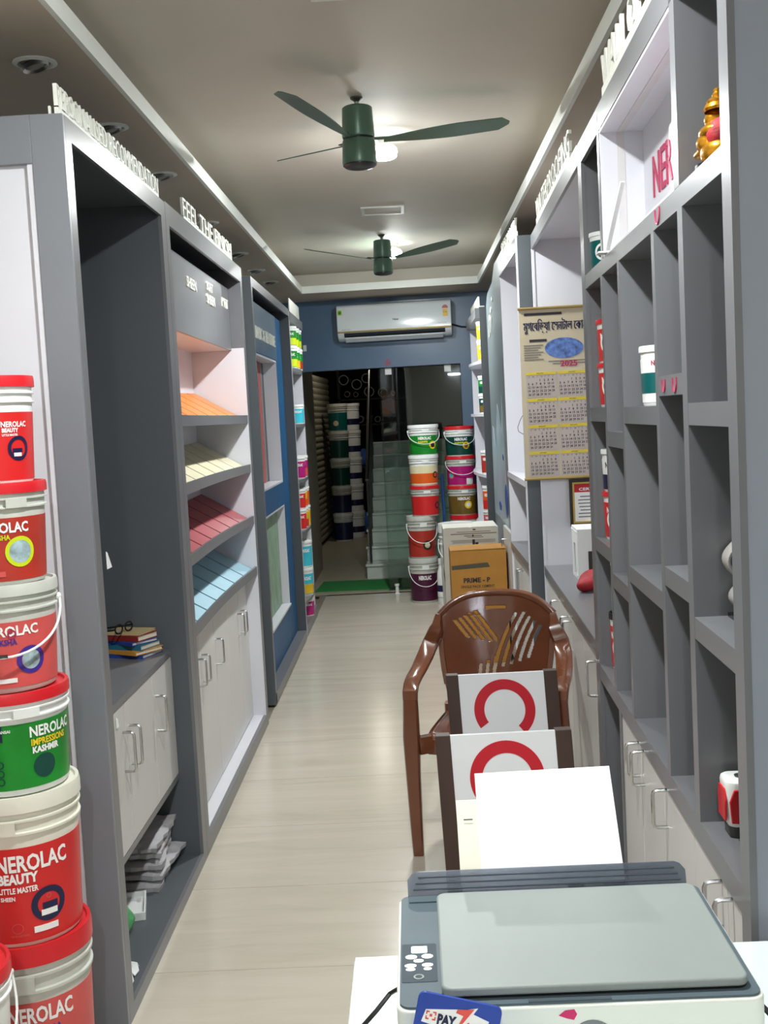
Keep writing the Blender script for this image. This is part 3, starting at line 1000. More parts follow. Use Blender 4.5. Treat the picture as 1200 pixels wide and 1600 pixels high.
k5.disc('print_navy', 43, .092, .027, .041); k5.disc('label_red', 43, .092, .0, .026, .0021)
k5.patch('print_white', 43, .066, .080, .038, .0026, 'room_floor'); k5.patch('print_navy', 44, .080, .096, .036, .0028, 'sofa_print'); k5.disc('label_pink', 43, .11, .004, .006, .0026)
k5.patch('print_white', 39, .030, .044, .056, .0026, 'shade_strip'); k5.disc('label_pink', 11, .046, .011, .0125, .0024); k5.text('SHADE', 'print_grey', 38, .034, .006, .02)
k5.grip(2, .072, 'plastic_cream'); k5.text('WATER RESISTANCE', 'label_pink', 4, .026, .005, .04)
z += .350
k4 = Bucket('paint_bucket', 'white bucket with green label and yellow lettering in left stack', 'bucket', (SX, SY, z), .123, .138, .236, 'lid_red', 'plastic_white', 'label_green', .06, .70, group=G)
k4.text('NEROLAC', 'print_white', 37, .130, .026, .122); k4.text('IMPRESSIONS', 'print_yellow', 38, .110, .016, .098); k4.text('KASHMIR', 'print_white', 39, .092, .016, .070, bold=.05)
k4.patch('print_navy', -2, .128, .164, .056, .0022); k4.text('KANSAI', 'print_white', 5, .148, .007, .03); k4.disc('print_navy', 0, .105, 0, .012); k4.disc('print_white', 0, .105, .008, .0095, .0026)
for zz in (.075, .055, .036):
    k4.disc('label_dark_green', 6, zz, .006, .009)
k4.disc('label_dark_green', 52, .06, 0, .028, .0018); k4.grip(35, .06)
z += .234
k3 = Bucket('paint_bucket', 'grey lidded bucket with salmon label and purple ring in left stack', 'bucket', (SX, SY, z), .112, .129, .246, 'plastic_grey', 'plastic_grey', 'label_pink', .05, .66, group=G)
k3.text('NEROLAC', 'print_white', -5, .130, .024, .130); k3.text('SURAKSHA', 'print_purple', -3, .110, .014, .074)
k3.disc('print_purple', 48, .072, .022, .032, squash=1.05); k3.disc('print_photo', 48, .072, 0, .022, .0024); k3.patch('label_white', 13, .024, .034, .07); k3.bail(18, .11, r=.003)
MB().tube([k3.p(R_(a_), .807 * .246 - .11 * (math.cos(R_(a_ - 18)) ** .8), .0205) for a_ in range(-22, 24, 4)], .0048, 8).build('handle_grip', 'black', k3.t, True)
k3.disc('print_red', 28, .135, .006, .010, .0028)
z += .244
k2 = Bucket('paint_bucket', 'red lidded bucket with brick label and lime ring in left stack', 'bucket', (SX, SY, z), .105, .121, .230, 'lid_red', 'plastic_grey', 'label_brick', .04, .66, group=G)
k2.text('NEROLAC', 'print_white', -1, .118, .024, .115); k2.text('SURAKSHA', 'print_lime', 1, .102, .012, .066)
k2.disc('print_lime', 47, .074, .026, .035); k2.disc('print_photo', 47, .074, 0, .026, .0024); k2.patch('label_pink', 10, .020, .032, .065); k2.grip(44, .05, 'plastic_grey')
z += .228
k1 = Bucket('paint_bucket', 'topmost bucket of the left stack with plain red label', 'bucket', (SX, SY, z), .094, .110, .242, 'lid_red', 'plastic_white', 'label_red', .03, .66, group=G)
k1.text('NEROLAC', 'print_white', 36, .126, .013, .066); k1.text('BEAUTY', 'print_white', 37, .114, .010, .040, bold=.05); k1.text('LITTLE MASTER', 'print_white', 37, .106, .005, .038)
k1.disc('print_navy', 60, .078, .020, .028); k1.patch('print_white', 58, .060, .068, .02); k1.patch('print_navy', 58, .068, .078, .026); k1.patch('print_white', 6, .026, .046, .024)
for q in range(4):
    k1.patch('print_dark', 3.6 + q * 2.4, .030, .042, .0018, .0028, 'barcode_bar')
k0 = Bucket('paint_bucket', 'lower red lidded bucket of the pair before the left stack', 'bucket', (-1.004, 2.25, 0), .112, .128, .27, 'lid_red', 'plastic_white', None, group=G)
k00 = Bucket('paint_bucket', 'upper red lidded white bucket of the pair before the left stack', 'bucket', (-1.004, 2.25, .267), .112, .128, .263, 'lid_red', 'plastic_white', None, group=G)
k00.bail(35, .13, r=.0028)

# --- buckets by the glass door
def far_bucket(label, x, y, zz, r, h, lid, body, sleeve, ring=None, txt=True, bail=True, a=8, group='buckets stacked beside the glass door', second=None, rz=0.0, sub=None):
    b = Bucket('paint_bucket', label, 'bucket', (x, y, zz), r * .88, r, h, lid, body, sleeve, .05, .66, 30, group=group, rz=rz)
    if second:
        b.band(second[0], second[1] * h, second[2] * h, lift=.0018)
    if txt:
        b.text('NEROLAC', 'print_white', -22, .52 * h, .10 * h, r * .85, bold=.05)
    if sub:
        b.text('PAINTS', sub, -22, .42 * h, .06 * h, r * .6, bold=.05)
    if ring:
        b.disc(ring[0], ring[1], ring[2] * h, ring[3] * .6, ring[3]); b.disc(ring[4], ring[1], ring[2] * h, 0, ring[3] * .6, .0023)
    b.grip(a, .06)
    if bail:
        b.bail(a, .42 * h, r=.0032)
    return b
lx, ly = .060, 9.86
lst = [
    ('maroon labelled bucket with white lid on the floor by the door', .385, 'plastic_grey', 'plastic_grey', 'label_purple', None, None, None),
    ('grey lidded bucket with brick red label, second from the floor', .365, 'plastic_grey', 'plastic_grey', 'label_brick', ('print_dark', 22, .32, .040, 'label_cream'), None, None),
    ('red lidded red bucket beneath the cream and orange one', .262, 'lid_red', 'plastic_grey', 'label_red', ('print_navy', 58, .35, .03, 'label_red'), None, None),
    ('cream and orange bucket with white lid beneath the green one', .262, 'plastic_white', 'plastic_white', 'label_cream', ('print_dark', 52, .36, .028, 'label_orange'), ('label_orange', .10, .42), None),
    ('bright green bucket with white lid, top of the door side stack', .262, 'plastic_white', 'plastic_white', 'label_green', ('print_yellow', 38, .34, .034, 'print_dark'), None, 'print_yellow'),
]
zz = 0.0
for i, (lb, h, lid, body, sl, ring, sec, sub) in enumerate(lst):
    r = (.128, .128, .128, .13, .133)[i]
    x_ = (.055, .055, .098, .098, .108)[i]
    far_bucket(lb, x_, ly, zz, r, h, lid, body, sl, ring, txt=(i in (0, 4)), bail=(i in (0, 1, 4)), second=sec, sub=sub)
    zz += h - .004
zz = 0.0
rst = [
    ('red lidded bucket with white and navy label at the bottom right of the door stacks', .36, 'lid_red', 'plastic_white', 'label_red', None, None),
    ('red lidded white bucket under the golden brown one', .36, 'lid_red', 'plastic_white', 'label_white', None, ('print_navy', .45, .62)),
    ('golden brown bucket with red lid below the magenta one', .262, 'lid_red', 'plastic_grey', 'label_brown', ('print_yellow', 22, .36, .034, 'label_white'), None),
    ('magenta bucket with red lid below the dark green one', .262, 'lid_red', 'plastic_grey', 'label_magenta', ('label_pink', -46, .36, .032, 'label_cyan'), None),
    ('dark green bucket with red lid, top of the right stack', .262, 'lid_red', 'plastic_white', 'label_dark_green', ('label_yellow', 26, .36, .032, 'label_brown'), None),
]
for i, (lb, h, lid, body, sl, ring, sec) in enumerate(rst):
    r = (.128, .128, .132, .132, .132)[i]
    b = far_bucket(lb, (.440, .440, .428, .424, .424)[i], 10.12, zz, r, h, lid, body, sl, ring, txt=(i in (2, 4)), bail=(i in (3, 4)), second=sec, sub='print_lime' if i == 4 else None)
    if i == 3:
        b.patch('print_white', 38, .05 * h, .26 * h, .07)
    zz += h - .004
# white drum standing before them
b = Bucket('paint_bucket', 'large plain white lidded drum behind the white carton', 'bucket', (.335, 9.52, 0), .128, .149, .70, 'plastic_white', 'plastic_white', None, seg=34)
b.band('print_navy', .36, .42, -60, 40, .0015, 'label_band', b.t); b.bail(-10, .16, r=.0035)
# jerrycan / bottle beside
t = thing('plastic_bottle', 'white plastic bottle with navy label on the floor by the carton', 'bottle', (.215, 9.70, 0))
MB().lathe([(0, 0), (.046, 0), (.050, .01), (.050, .22), (.046, .27), (.035, .31), (.030, .33), (.030, .345), (0, .345)], 26).build('bottle_body', 'plastic_white', t, True)
MB().lathe([(.034, .335), (.036, .34), (.036, .385), (0, .388)], 20).build('cap', 'plastic_white', t, True)
MB().lathe([(.0505, .055), (.0510, .056), (.0510, .16), (.0505, .161)], 26).build('label_band', 'print_navy', t, True)
MB().lathe([(.0511, .058), (.0515, .059), (.0515, .105), (.0511, .106)], 26).build('label_band', 'label_white', t, True)
# blue pipe leaning between the stacks
tag(MB().tube([(.262, 10.12, 0), (.258, 10.10, 1.08)], .014, 12).build('blue_pipe', 'pipe_blue', None, True), 'thin blue plastic pipe standing between the two bucket stacks', 'pipe')

# --- tubs on the far racks
def tub(label, x, y, zz, r, h, sleeve, lid='plastic_white', second=None, txt=True, group=None, a=60, rz=0.0):
    b = Bucket('paint_tub', label, 'tub', (x, y, zz), r * .9, r, h, lid, 'plastic_white', sleeve, .06, .78, 22, False, group, rz)
    if second:
        b.band(second, .08 * h, .42 * h, lift=.0016)
    if txt:
        b.text('NEROLAC', 'print_white', a - 35, .56 * h, .13 * h, r * .95, bold=.05)
    return b
GL, GR = 'small tubs on the far left rack', 'small tubs on the far right rack'
LX = XL - .055
lt = [(8.70, 2.0, .075, .165, 'label_green', 'print_lime', 'green tub, lower layer, nearest on top shelf of left rack'),
      (8.92, 2.0, .075, .165, 'label_green', 'label_yellow', 'green tub, lower layer, middle of top shelf of left rack'),
      (9.14, 2.0, .075, .165, 'label_green', 'label_brick', 'green tub, lower layer, farthest on top shelf of left rack'),
      (8.72, 2.164, .075, .15, 'label_green', 'print_lime', 'green tub, upper layer, nearest on top shelf of left rack'),
      (8.93, 2.164, .075, .15, 'label_green', 'print_lime', 'green tub, upper layer, middle of top shelf of left rack'),
      (9.12, 2.164, .075, .15, 'label_green', 'print_lime', 'green tub, upper layer, farthest on top shelf of left rack'),
      (8.98, 1.583, .075, .15, 'label_cyan', None, 'turquoise tub alone on the second shelf of left rack'),
      (8.78, 1.167, .08, .17, 'label_magenta', None, 'nearer magenta tub on the third shelf of left rack'),
      (9.00, 1.167, .08, .17, 'label_magenta', 'label_pink', 'farther magenta tub on the third shelf of left rack'),
      (8.74, .78, .07, .16, 'label_red', None, 'red tub, lower layer, on the fourth shelf of left rack'),
      (8.92, .78, .07, .16, 'label_yellow', 'label_red', 'yellow and red tub, lower layer, on the fourth shelf of left rack'),
      (9.10, .78, .07, .16, 'label_yellow', None, 'yellow tub, lower layer, on the fourth shelf of left rack'),
      (8.76, .94, .07, .15, 'label_red', None, 'red tub, upper layer, on the fourth shelf of left rack'),
      (8.92, .94, .07, .15, 'label_yellow', 'label_orange', 'yellow and orange tub, upper layer, on the fourth shelf of left rack'),
      (9.08, .94, .07, .15, 'label_orange', None, 'orange tub, upper layer, on the fourth shelf of left rack'),
      (8.86, .258, .085, .22, 'label_cyan', 'label_yellow', 'turquoise bucket, lower one, on the fifth shelf of left rack'),
      (8.88, .477, .085, .21, 'label_cyan', None, 'turquoise bucket, upper one, on the fifth shelf of left rack'),
      (8.92, .088, .075, .145, 'label_magenta', None, 'magenta tub on the bottom of left rack')]
for y, zz, r, h, sl, sec, lb in lt:
    tub(lb, LX, y, zz, r, h, sl, second=sec, group=GL, a=30)
rt_ = [(8.74, 1.985, .068, .15, 'label_yellow', None, 'lower ochre tub on the top shelf of right rack'),
       (8.74, 2.134, .068, .14, 'label_yellow', None, 'upper ochre tub on the top shelf of right rack'),
       (8.80, 1.59, .068, .145, 'label_dark_green', 'label_brown', 'lower green tub on the second shelf of right rack'),
       (8.80, 1.734, .068, .14, 'label_green', 'label_dark_green', 'upper green tub on the second shelf of right rack'),
       (8.84, 1.13, .070, .18, 'label_brick', None, 'brick red tub on the third shelf of right rack'),
       (8.84, .70, .070, .15, 'label_pink', None, 'pink tub, lower one on the fourth shelf of right rack'),
       (8.84, .849, .070, .19, 'label_orange', 'label_red', 'orange tub, upper one on the fourth shelf of right rack')]
for y, zz, r, h, sl, sec, lb in rt_:
    tub(lb, X5 + .045, y, zz, r, h, sl, second=sec, group=GR, a=-20)

# --- tubs in the cubby wall
def rtub(label, v, u, zz, r, h, sleeve, **k):
    p = rp(v, u, zz)
    return tub(label, p[0], p[1], zz, r, h, sleeve, **k)
rtub('teal tub nearer the front in the top far cubby', .525, 3.522, 1.998, .058, .115, 'label_teal', txt=False, group='tubs in the cubby wall').disc('print_white', -28, .055, .018, .025)
rtub('taller teal tub behind in the top far cubby', .540, 3.385, 1.998, .052, .145, 'label_teal', txt=False, group='tubs in the cubby wall')
b = rtub('upper red tub in the second cubby of the far column', .559, 3.495, 1.7245, .085, .130, 'label_red', lid='lid_red', a=-35, group='tubs in the cubby wall'); b.disc('print_white', -48, .06, .024, .032)
b = rtub('lower red tub in the second cubby of the far column', .559, 3.495, 1.596, .085, .130, 'label_red', lid='lid_red', a=-35, group='tubs in the cubby wall'); b.disc('print_white', -48, .06, .024, .032)
b = rtub('white and navy tub on top in the third cubby of the far column', .556, 3.50, 1.340, .080, .130, 'label_white', txt=False, group='tubs in the cubby wall'); b.band('print_navy', .01, .055, lift=.0016); b.text('NEROLAC', 'print_dark', -70, .075, .018, .08)
b = rtub('red tub at the bottom in the third cubby of the far column', .556, 3.50, 1.198, .080, .145, 'label_red', lid='lid_red', a=-35, group='tubs in the cubby wall'); b.disc('print_white', -48, .06, .022, .030)
b = rtub('white bucket with green band in the middle cubby', .556, 2.80, 1.594, .076, .142, 'label_white', txt=False)
b.band('label_teal', .03, .078, lift=.0016); b.text('NEROLAC', 'print_red', -52, .095, .012, .062); b.disc('print_navy', -22, .062, .013, .020); b.disc('print_photo', -22, .062, 0, .013, .0024)
b = rtub('red tub in the lowest cubby of the far column', .558, 3.505, .796, .075, .175, 'label_red', lid='black', a=-45, group='tubs in the cubby wall'); b.disc('print_white', -52, .07, .022, .030)
b = Bucket('spray_can', 'pale spray can standing on the red tub in the lowest cubby', 'can', rp(.522, 3.515, .971), .028, .028, .16, 'plastic_white', 'panel_pale', None, seg=18, ribs=False)

# ------------------------------------------------------------------ golden figurine
p = rp(.500, 2.055, 1.998)
t = thing('figurine', 'small golden idol with red shawl in the top near cubby', 'figurine', p, -RA)
mb = MB()
mb.ball((0, .0, .045), (.042, .050, .05), 20, 14).ball((-.012, .015, .082), (.036, .034, .036), 18, 12).ball((-.004, .006, .110), (.040, .048, .028), 18, 12)
mb.ball((-.002, .012, .150), (.027, .028, .032), 18, 12).ball((-.006, .038, .148), (.010, .012, .010), 12, 8)
mb.ball((0, .055, .07), (.016, .018, .045), 12, 10).ball((-.03, .045, .06), (.014, .035, .014), 12, 8)
o = mb.build('idol_body', 'gold_idol', t, True)
rm = o.modifiers.new('remesh', 'REMESH'); rm.mode = 'VOXEL'; rm.voxel_size = .0035; rm.use_smooth_shade = True
sm = o.modifiers.new('smooth', 'SMOOTH'); sm.iterations = 3
MB().lathe([(.030, .170), (.033, .178), (.029, .190), (.024, .192), (.026, .200), (.018, .210), (.012, .213), (.013, .220), (.008, .228), (.009, .236), (0, .244)], 24).build('crown', 'gold_idol', t, True)
MB().ball((.006, -.020, .095), (.040, .026, .052), 18, 12).build('shawl', 'red_cloth', t, True)
MB().lathe([(0, 0), (.055, 0), (.055, .012), (.045, .018), (0, .018)], 24).build('pedestal', 'black', t, True)
t.scale = (.72, .95, .56)

# ------------------------------------------------------------------ silver wavy award, hand tool, acrylic wedge, card
p = rp(.541, 2.14, 1.194)
t = thing('award', 'wavy silver award standing in the near cubby', 'award', p, -RA)
for (z0, z1, dx) in ((.008, .072, 0), (.072, .150, -.010)):
    pts = []
    for k in range(13):
        s_ = k / 12
        pts.append((dx + .012 - .030 * math.sin(s_ * math.pi) , 0, z0 + (z1 - z0) * s_))
    MB().sweep(pts, [(.05, .006)] * 13, (0, 1, 0)).build('blade', 'silver', t, True)
B(-.02, .06, -.03, .03, 0, .008).build('award_base', 'black_glossy', t)
B(.012, .03, -.02, .02, .008, .150).build('spine', 'black_glossy', t)

p = rp(.522, 2.115, .796)
t = thing('handheld_device', 'red and white handheld device with dark base in the lowest near cubby', 'device', p, -RA)
def rr_prism(w_, d_, h0, h1, rad, taper=1.0, n=5):
    mb = MB(); v = []; f = []
    ring = []
    for (sx, sy, a0) in ((1, 1, 0), (-1, 1, 90), (-1, -1, 180), (1, -1, 270)):
        for k in range(n + 1):
            a = R_(a0 + 90 * k / n)
            ring.append((sx * (w_ / 2 - rad) + rad * math.cos(a), sy * (d_ / 2 - rad) + rad * math.sin(a)))
    m_ = len(ring)
    lv = [(h0, taper * .96), (h0 + .004, taper), (h1 - .012, 1.0), (h1 - .003, .95), (h1, .86)]
    for (zz, s_) in lv:
        v += [(x * s_, y * s_, zz) for x, y in ring]
    for i in range(len(lv) - 1):
        for k in range(m_):
            k2 = (k + 1) % m_
            f.append((i * m_ + k, i * m_ + k2, (i + 1) * m_ + k2, (i + 1) * m_ + k))
    f += [tuple(range(m_ - 1, -1, -1)), tuple((len(lv) - 1) * m_ + k for k in range(m_))]
    return mb.add(v, f)
rr_prism(.075, .085, .028, .135, .02, .88).build('device_body', 'plastic_white', t, True)
rr_prism(.062, .070, 0, .030, .016, .95).build('device_base', 'device_dark', t, True)
MB().prism([(-.030, .04), (.022, .036), (.016, .09), (.006, .118), (-.024, .118), (-.034, .09)], -.046, -.040, lambda a, b, d: (a, d, b)).build('red_panel', 'lid_red', t, bevel=.002)
MB().prism([(-.028, .04), (.028, .04), (.032, .09), (.022, .115), (-.022, .115), (-.032, .09)], -.041, -.036, lambda a, b, d: (d, a, b)).build('red_panel', 'lid_red', t, bevel=.002)
MB().lathe([(0, .135), (.012, .135), (.013, .1385), (0, .1385)], 16).build('button', 'device_dark', t)
t.scale = (.88, .88, .80)

p = rp(RV, 3.09, 1.998)
t = thing('acrylic_stand', 'slanted white acrylic strip stand in the white niche', 'stand', p, -RA)
B(-.022, .02, .03, .08, .0055, .010).build('stand_foot', 'plastic_white', t)
MB().prism([(.060, .010), (.048, .010), (-.235, .135), (-.225, .140)], .0, .010, lambda a, b, d: (d, a, b)).build('stand_strip', 'plastic_white', t)
p = rp(.498, 2.42, 2.004)
t = thing('price_card', 'small white printed card leaning in the niche under the red letters', 'card', p, -RA)
MB().prism([(-.05, 0), (.05, 0), (.05, .085), (-.05, .11)], 0, .002, lambda a, b, d: (d + b * .25, a, b)).build('card_sheet', 'paper', t)
mb = MB()
for q in range(4):
    zq = .072 - q * .017
    mb.add([(zq * .25 - .001, .04, zq), (zq * .25 - .001, -.03 + q * .008, zq), ((zq + .006) * .25 - .001, -.03 + q * .008, zq + .006), ((zq + .006) * .25 - .001, .04, zq + .006)], [(0, 1, 2, 3)])
tag(mb.build('print_lines', 'print_grey', t), kind='stuff')

# ------------------------------------------------------------------ calendar, certificate, box, cloth in the counter bay
t = thing('wall_calendar', 'large bank wall calendar with yellow month headings hanging in the bay', 'calendar', (.531, 5.440, 1.275))
CW, CH = .46, .79
B(0, CW, 0, .003, 0, CH).build('calendar_sheet', 'calendar_paper', t)
MB().tube([(-.004, 0, CH + .003), (CW + .004, 0, CH + .003)], .007, 10).build('top_rod', 'gold', t, True)
MB().tube([(-.004, 0, -.002), (CW + .004, 0, -.002)], .007, 10).build('bottom_rod', 'gold', t, True)
B(.025, .20, -.0008, 0, CH - .030, CH - .018).build('header_bar', 'print_dark', t)
mb = MB()
for k_ in (-.0012, .0, .0012):
    put_text(mb, '\u09AE\u09C1\u0997\u09C7\u09AC\u09BF\u09A1\u09BC\u09AF\u09BC\u09BE \u09C7\u09B8\u09A8\u099F\u09BE\u09B2 \u09C7\u0995\u09BE-\u0985\u09AA', (.020 + k_, 0, CH - .116), (1, 0, 0), (0, 0, 1), .070, .335, lift=.001 + k_ * .1)
mb.build('heading', 'print_navy', t)
B(.045, .125, -.0009, 0, CH - .152, CH - .140).build('sub_bar', 'print_dark', t)
MB().prism([(.205 + .09 * math.cos(a) , CH - .185 + .048 * math.sin(a)) for a in [k * math.pi / 14 for k in range(28)]], -.001, 0, lambda a, b, d: (a, d, b)).build('photo_oval', 'photo_blue', t)
mb = MB()
for q in range(7):
    mb.box(.018, .018 + .09 - .012 * (q % 3), -.0009, 0, CH - .17 - q * .011, CH - .165 - q * .011)
for q in range(2):
    mb.box(.13 + .02 * q, .32, -.0009, 0, CH - .247 - q * .012, CH - .242 - q * .012)
tag(mb.build('small_print', 'print_grey', t), kind='stuff')
MB().add(*text_geo('2025', .04)[:2], lambda q: (.185 + q[0] * .04, -.001, CH - .272 + q[1] * .036)).build('year', 'print_red', t)
bw_, bh_ = .142, .118
days = 'SMTWTFS'
blk0 = None
for r_ in range(4):
    for c_ in range(3):
        x0 = .022 + c_ * (bw_ + .006); z0 = CH - .285 - (r_ + 1) * (bh_ + .006)
        if blk0 is None:
            blk = B(0, bw_, -.0008, 0, 0, bh_).build('month_block', 'calendar_block', t)
            B(.001, bw_ - .001, -.0014, -.0008, bh_ - .014, bh_ - .001).build('month_heading', 'calendar_yellow', blk)
            mb = MB()
            for d_ in range(7):
                put_text(mb, days[d_], (.012 + d_ * .0185, -.0008, bh_ - .026), (1, 0, 0), (0, 0, 1), .007, lift=.0006)
            for d_ in range(1, 32):
                i_ = d_ + 2
                put_text(mb, str(d_), (.008 + (i_ % 7) * .0185, -.0008, bh_ - .044 - (i_ // 7) * .0165), (1, 0, 0), (0, 0, 1), .0105, bold=.02, lift=.0006)
            mb.build('dates', 'print_dark', blk)
            put_text(MB(), 'JANUARY', (.05, -.0014, bh_ - .011), (1, 0, 0), (0, 0, 1), .007, lift=.0006).build('month_name', 'print_dark', blk)
            blk0 = blk; o = blk
        else:
            o = copy_tree(blk0, t)
        o.location = (x0, 0, z0)
MB().tube([(.0, .004, .30), (-.012, .004, .28), (-.026, .004, .245), (-.022, .004, .225), (.0, .004, .212)], .0015, 6).build('hanging_wire', 'black', t, True)

t = thing('framed_certificate', 'gold and dark framed certificate with red heading in the bay', 'certificate', (.735, 5.452, 1.04))
fw, fh = .30, .222
mb = MB().box(0, fw, -.014, 0, 0, .014).box(0, fw, -.014, 0, fh - .014, fh).box(0, .014, -.014, 0, .014, fh - .014).box(fw - .014, fw, -.014, 0, .014, fh - .014)
mb.build('frame', 'frame_dark', t)
mb = MB(); a = .014; e = .022
mb.box(a, fw - a, -.017, -.004, a, e).box(a, fw - a, -.017, -.004, fh - e, fh - a).box(a, e, -.017, -.004, e, fh - e).box(fw - e, fw - a, -.017, -.004, e, fh - e)
mb.build('inner_frame', 'frame_gold', t)
B(e, fw - e, -.006, 0, e, fh - e).build('certificate_sheet', 'paper', t)
B(e, fw - e, -.0068, -.006, fh - .062, fh - e).build('heading_band', 'ring_red', t)
put_text(MB(), 'CERTIFICATE', (.045, -.0068, fh - .055), (1, 0, 0), (0, 0, 1), .014, .16, bold=.03).build('lettering', 'print_white', t)
mb = MB()
for q, (xa, xb_) in enumerate(((.05, .15), (.04, .24), (.04, .22), (.045, .20), (.05, .13), (.04, .12), (.04, .22))):
    mb.box(xa, xb_, -.0066, -.006, fh - .085 - q * .016, fh - .080 - q * .016)
tag(mb.build('text_lines', 'print_grey', t), kind='stuff')

p = rp(.56, 4.95, .857)
t = thing('white_device_box', 'white upright device box with dark slot on the bay counter', 'box', p, -RA)
MB().box(0, .20, 0, .014, 0, .222).box(0, .20, .20, .214, 0, .222).box(0, .20, .014, .20, .208, .222).box(0, .20, .014, .20, 0, .02).box(.186, .20, .014, .20, .02, .208).box(0, .012, .014, .08, .02, .208).box(0, .012, .150, .20, .02, .208).box(0, .012, .08, .15, .15, .208).build('casing', 'plastic_white', t, bevel=.003)
B(.045, .13, -.002, .0, .03, .125).build('dark_slot', 'device_dark', t)
B(.02, .185, .02, .195, .02, .03).build('inner_floor', 'device_dark', t)
p = rp(.555, 4.66, .857)
mb = MB().ball((.04, 0, .038), (.085, .075, .038), 26, 16)
rnd = random.Random(3)
mb.v = [(x + .010 * math.sin(37 * y + 20 * z), y + .009 * math.sin(41 * x), max(0, z + .010 * math.sin(44 * x + 30 * y))) for x, y, z in mb.v]
o = mb.build('red_cloth', 'red_cloth', None, True); o.location = p
tag(o, 'crumpled dark red cloth bundle on the bay counter', 'cloth')

# ------------------------------------------------------------------ things in left unit 1
bx = XL - .12
bz = .805
BOOKS = [('book_blue', .014, .13, .185, 8, 'blue book at the bottom of the pile'), ('book_orange', .014, .135, .19, -4, 'orange book second from the bottom of the pile'),
         ('book_teal', .018, .12, .18, 5, 'teal book in the middle of the pile'), ('book_blue', .012, .12, .165, -8, 'thin blue book under the red one'),
         ('book_red', .020, .115, .165, 3, 'thick dark red book near the top of the pile'), ('book_tan', .008, .11, .15, 10, 'grey tan booklet on top of the pile')]
for m_, th, w_, l_, a, lb in BOOKS:
    t = thing('book', lb + ' on the cabinet desk', 'book', (-1.035, 4.03, bz), R_(a + 62), group='books piled on the cabinet desk')
    MB().box(-w_ / 2, w_ / 2, -l_ / 2, l_ / 2, 0, .002).box(-w_ / 2, w_ / 2, -l_ / 2, l_ / 2, th - .002, th).box(-w_ / 2, -w_ / 2 + .003, -l_ / 2, l_ / 2, .002, th - .002).build('cover', m_, t)
    B(-w_ / 2 + .003, w_ / 2 - .004, -l_ / 2 + .004, l_ / 2 - .004, .002, th - .002).build('page_block', 'pages', t)
    bz += th + .0005
t = thing('spectacles', 'black folded spectacles lying on the book pile', 'spectacles', (-1.04, 3.98, bz), R_(70))
for s_ in (-1, 1):
    MB().tube([(s_ * .03 + .022 * math.cos(a), 0 + .0, .018 + .016 * math.sin(a)) for a in [k * math.pi / 8 for k in range(17)]], .003, 6).build('rim', 'black', t, True)
    MB().tube([(s_ * .055, 0, .02), (s_ * .055, .01, .018), (s_ * .05, .10, .006), (s_ * .045, .13, .003)], .003, 6).build('temple', 'black', t, True)
MB().tube([(-.010, 0, .022), (0, 0, .026), (.010, 0, .022)], .003, 6).build('bridge', 'black', t, True)

# bundle of newspapers, bag, tray, scrap on the bottom shelf
NP = [('lowest', 0), ('second lowest', 1), ('middle', 2), ('second highest', 3), ('topmost', 4)]
rnd = random.Random(5)
nz = .041
for nm, i in NP:
    w_, l_ = .24 + rnd.uniform(-.02, .03), .34 + rnd.uniform(-.03, .04)
    th = .026
    n = 10
    v, f = [], []
    for a in range(n + 1):
        for b2 in range(n + 1):
            x = -w_ / 2 + w_ * a / n; y = -l_ / 2 + l_ * b2 / n
            wob = .006 * math.sin(9 * a / n + i) * math.sin(7 * b2 / n + 2 * i) + (rnd.uniform(-.003, .003))
            edge = (.010 if b2 in (0, n) or a in (0, n) else 0)
            v.append((x + rnd.uniform(-.006, .006), y + rnd.uniform(-.006, .006), th - edge + wob * .6))
    N1 = len(v)
    v += [(p[0] * .98, p[1] * .98, 0.0) for p in v]
    W_ = n + 1
    for a in range(n):
        for b2 in range(n):
            q = a * W_ + b2
            f.append((q, q + W_, q + W_ + 1, q + 1)); f.append((N1 + q, N1 + q + 1, N1 + q + W_ + 1, N1 + q + W_))
    per = [a * W_ for a in range(n)] + [n * W_ + b2 for b2 in range(n)] + [a * W_ + n for a in range(n, 0, -1)] + [b2 for b2 in range(n, 0, -1)]
    for k in range(len(per)):
        a, b2 = per[k], per[(k + 1) % len(per)]
        f.append((a, b2, N1 + b2, N1 + a))
    o = MB().add(v, f).build('newspaper', 'newsprint', None)
    o.location = (-1.045 + rnd.uniform(-.015, .015), 3.93 + rnd.uniform(-.02, .02), nz)
    o.rotation_euler = (0, 0, rnd.uniform(-.12, .12))
    tag(o, nm + ' folded newspaper in the heap on the cabinet bottom shelf', 'newspaper', 'newspapers heaped on the bottom shelf')
    nz += .034
MB_ = MB().ball((0, 0, .05), (.045, .05, .05), 20, 14)
MB_.v = [(x + .012 * math.sin(60 * z + 9 * y), y + .012 * math.sin(50 * x), max(0, z + .012 * math.sin(50 * y + 30 * x))) for x, y, z in MB_.v]
o = MB_.build('plastic_bag', 'bag_green', None, True); o.location = (-.985, 3.44, .041)
tag(o, 'crumpled green plastic bag on the cabinet bottom shelf', 'bag')
mb = MB().box(-.06, .06, -.09, .09, 0, .006).box(-.06, -.055, -.09, .09, .006, .025).box(.055, .06, -.09, .09, .006, .025).box(-.055, .055, -.09, -.085, .006, .025).box(-.055, .055, .085, .09, .006, .025)
o = mb.build('white_tray', 'plastic_white', None); o.location = (-1.0, 3.62, .041); o.rotation_euler = (0, 0, R_(12))
tag(o, 'small white tray beside the green bag', 'tray')
v = []; f = []
for a in range(7):
    for b2 in range(7):
        v.append((-.05 + a * .0167 + .006 * math.sin(b2 * 2), -.06 + b2 * .02 + .005 * math.sin(a * 2.3), .012 + .012 * math.sin(a * 1.7 + b2 * 2.1)))
for a in range(6):
    for b2 in range(6):
        q = a * 7 + b2
        f.append((q, q + 7, q + 8, q + 1))
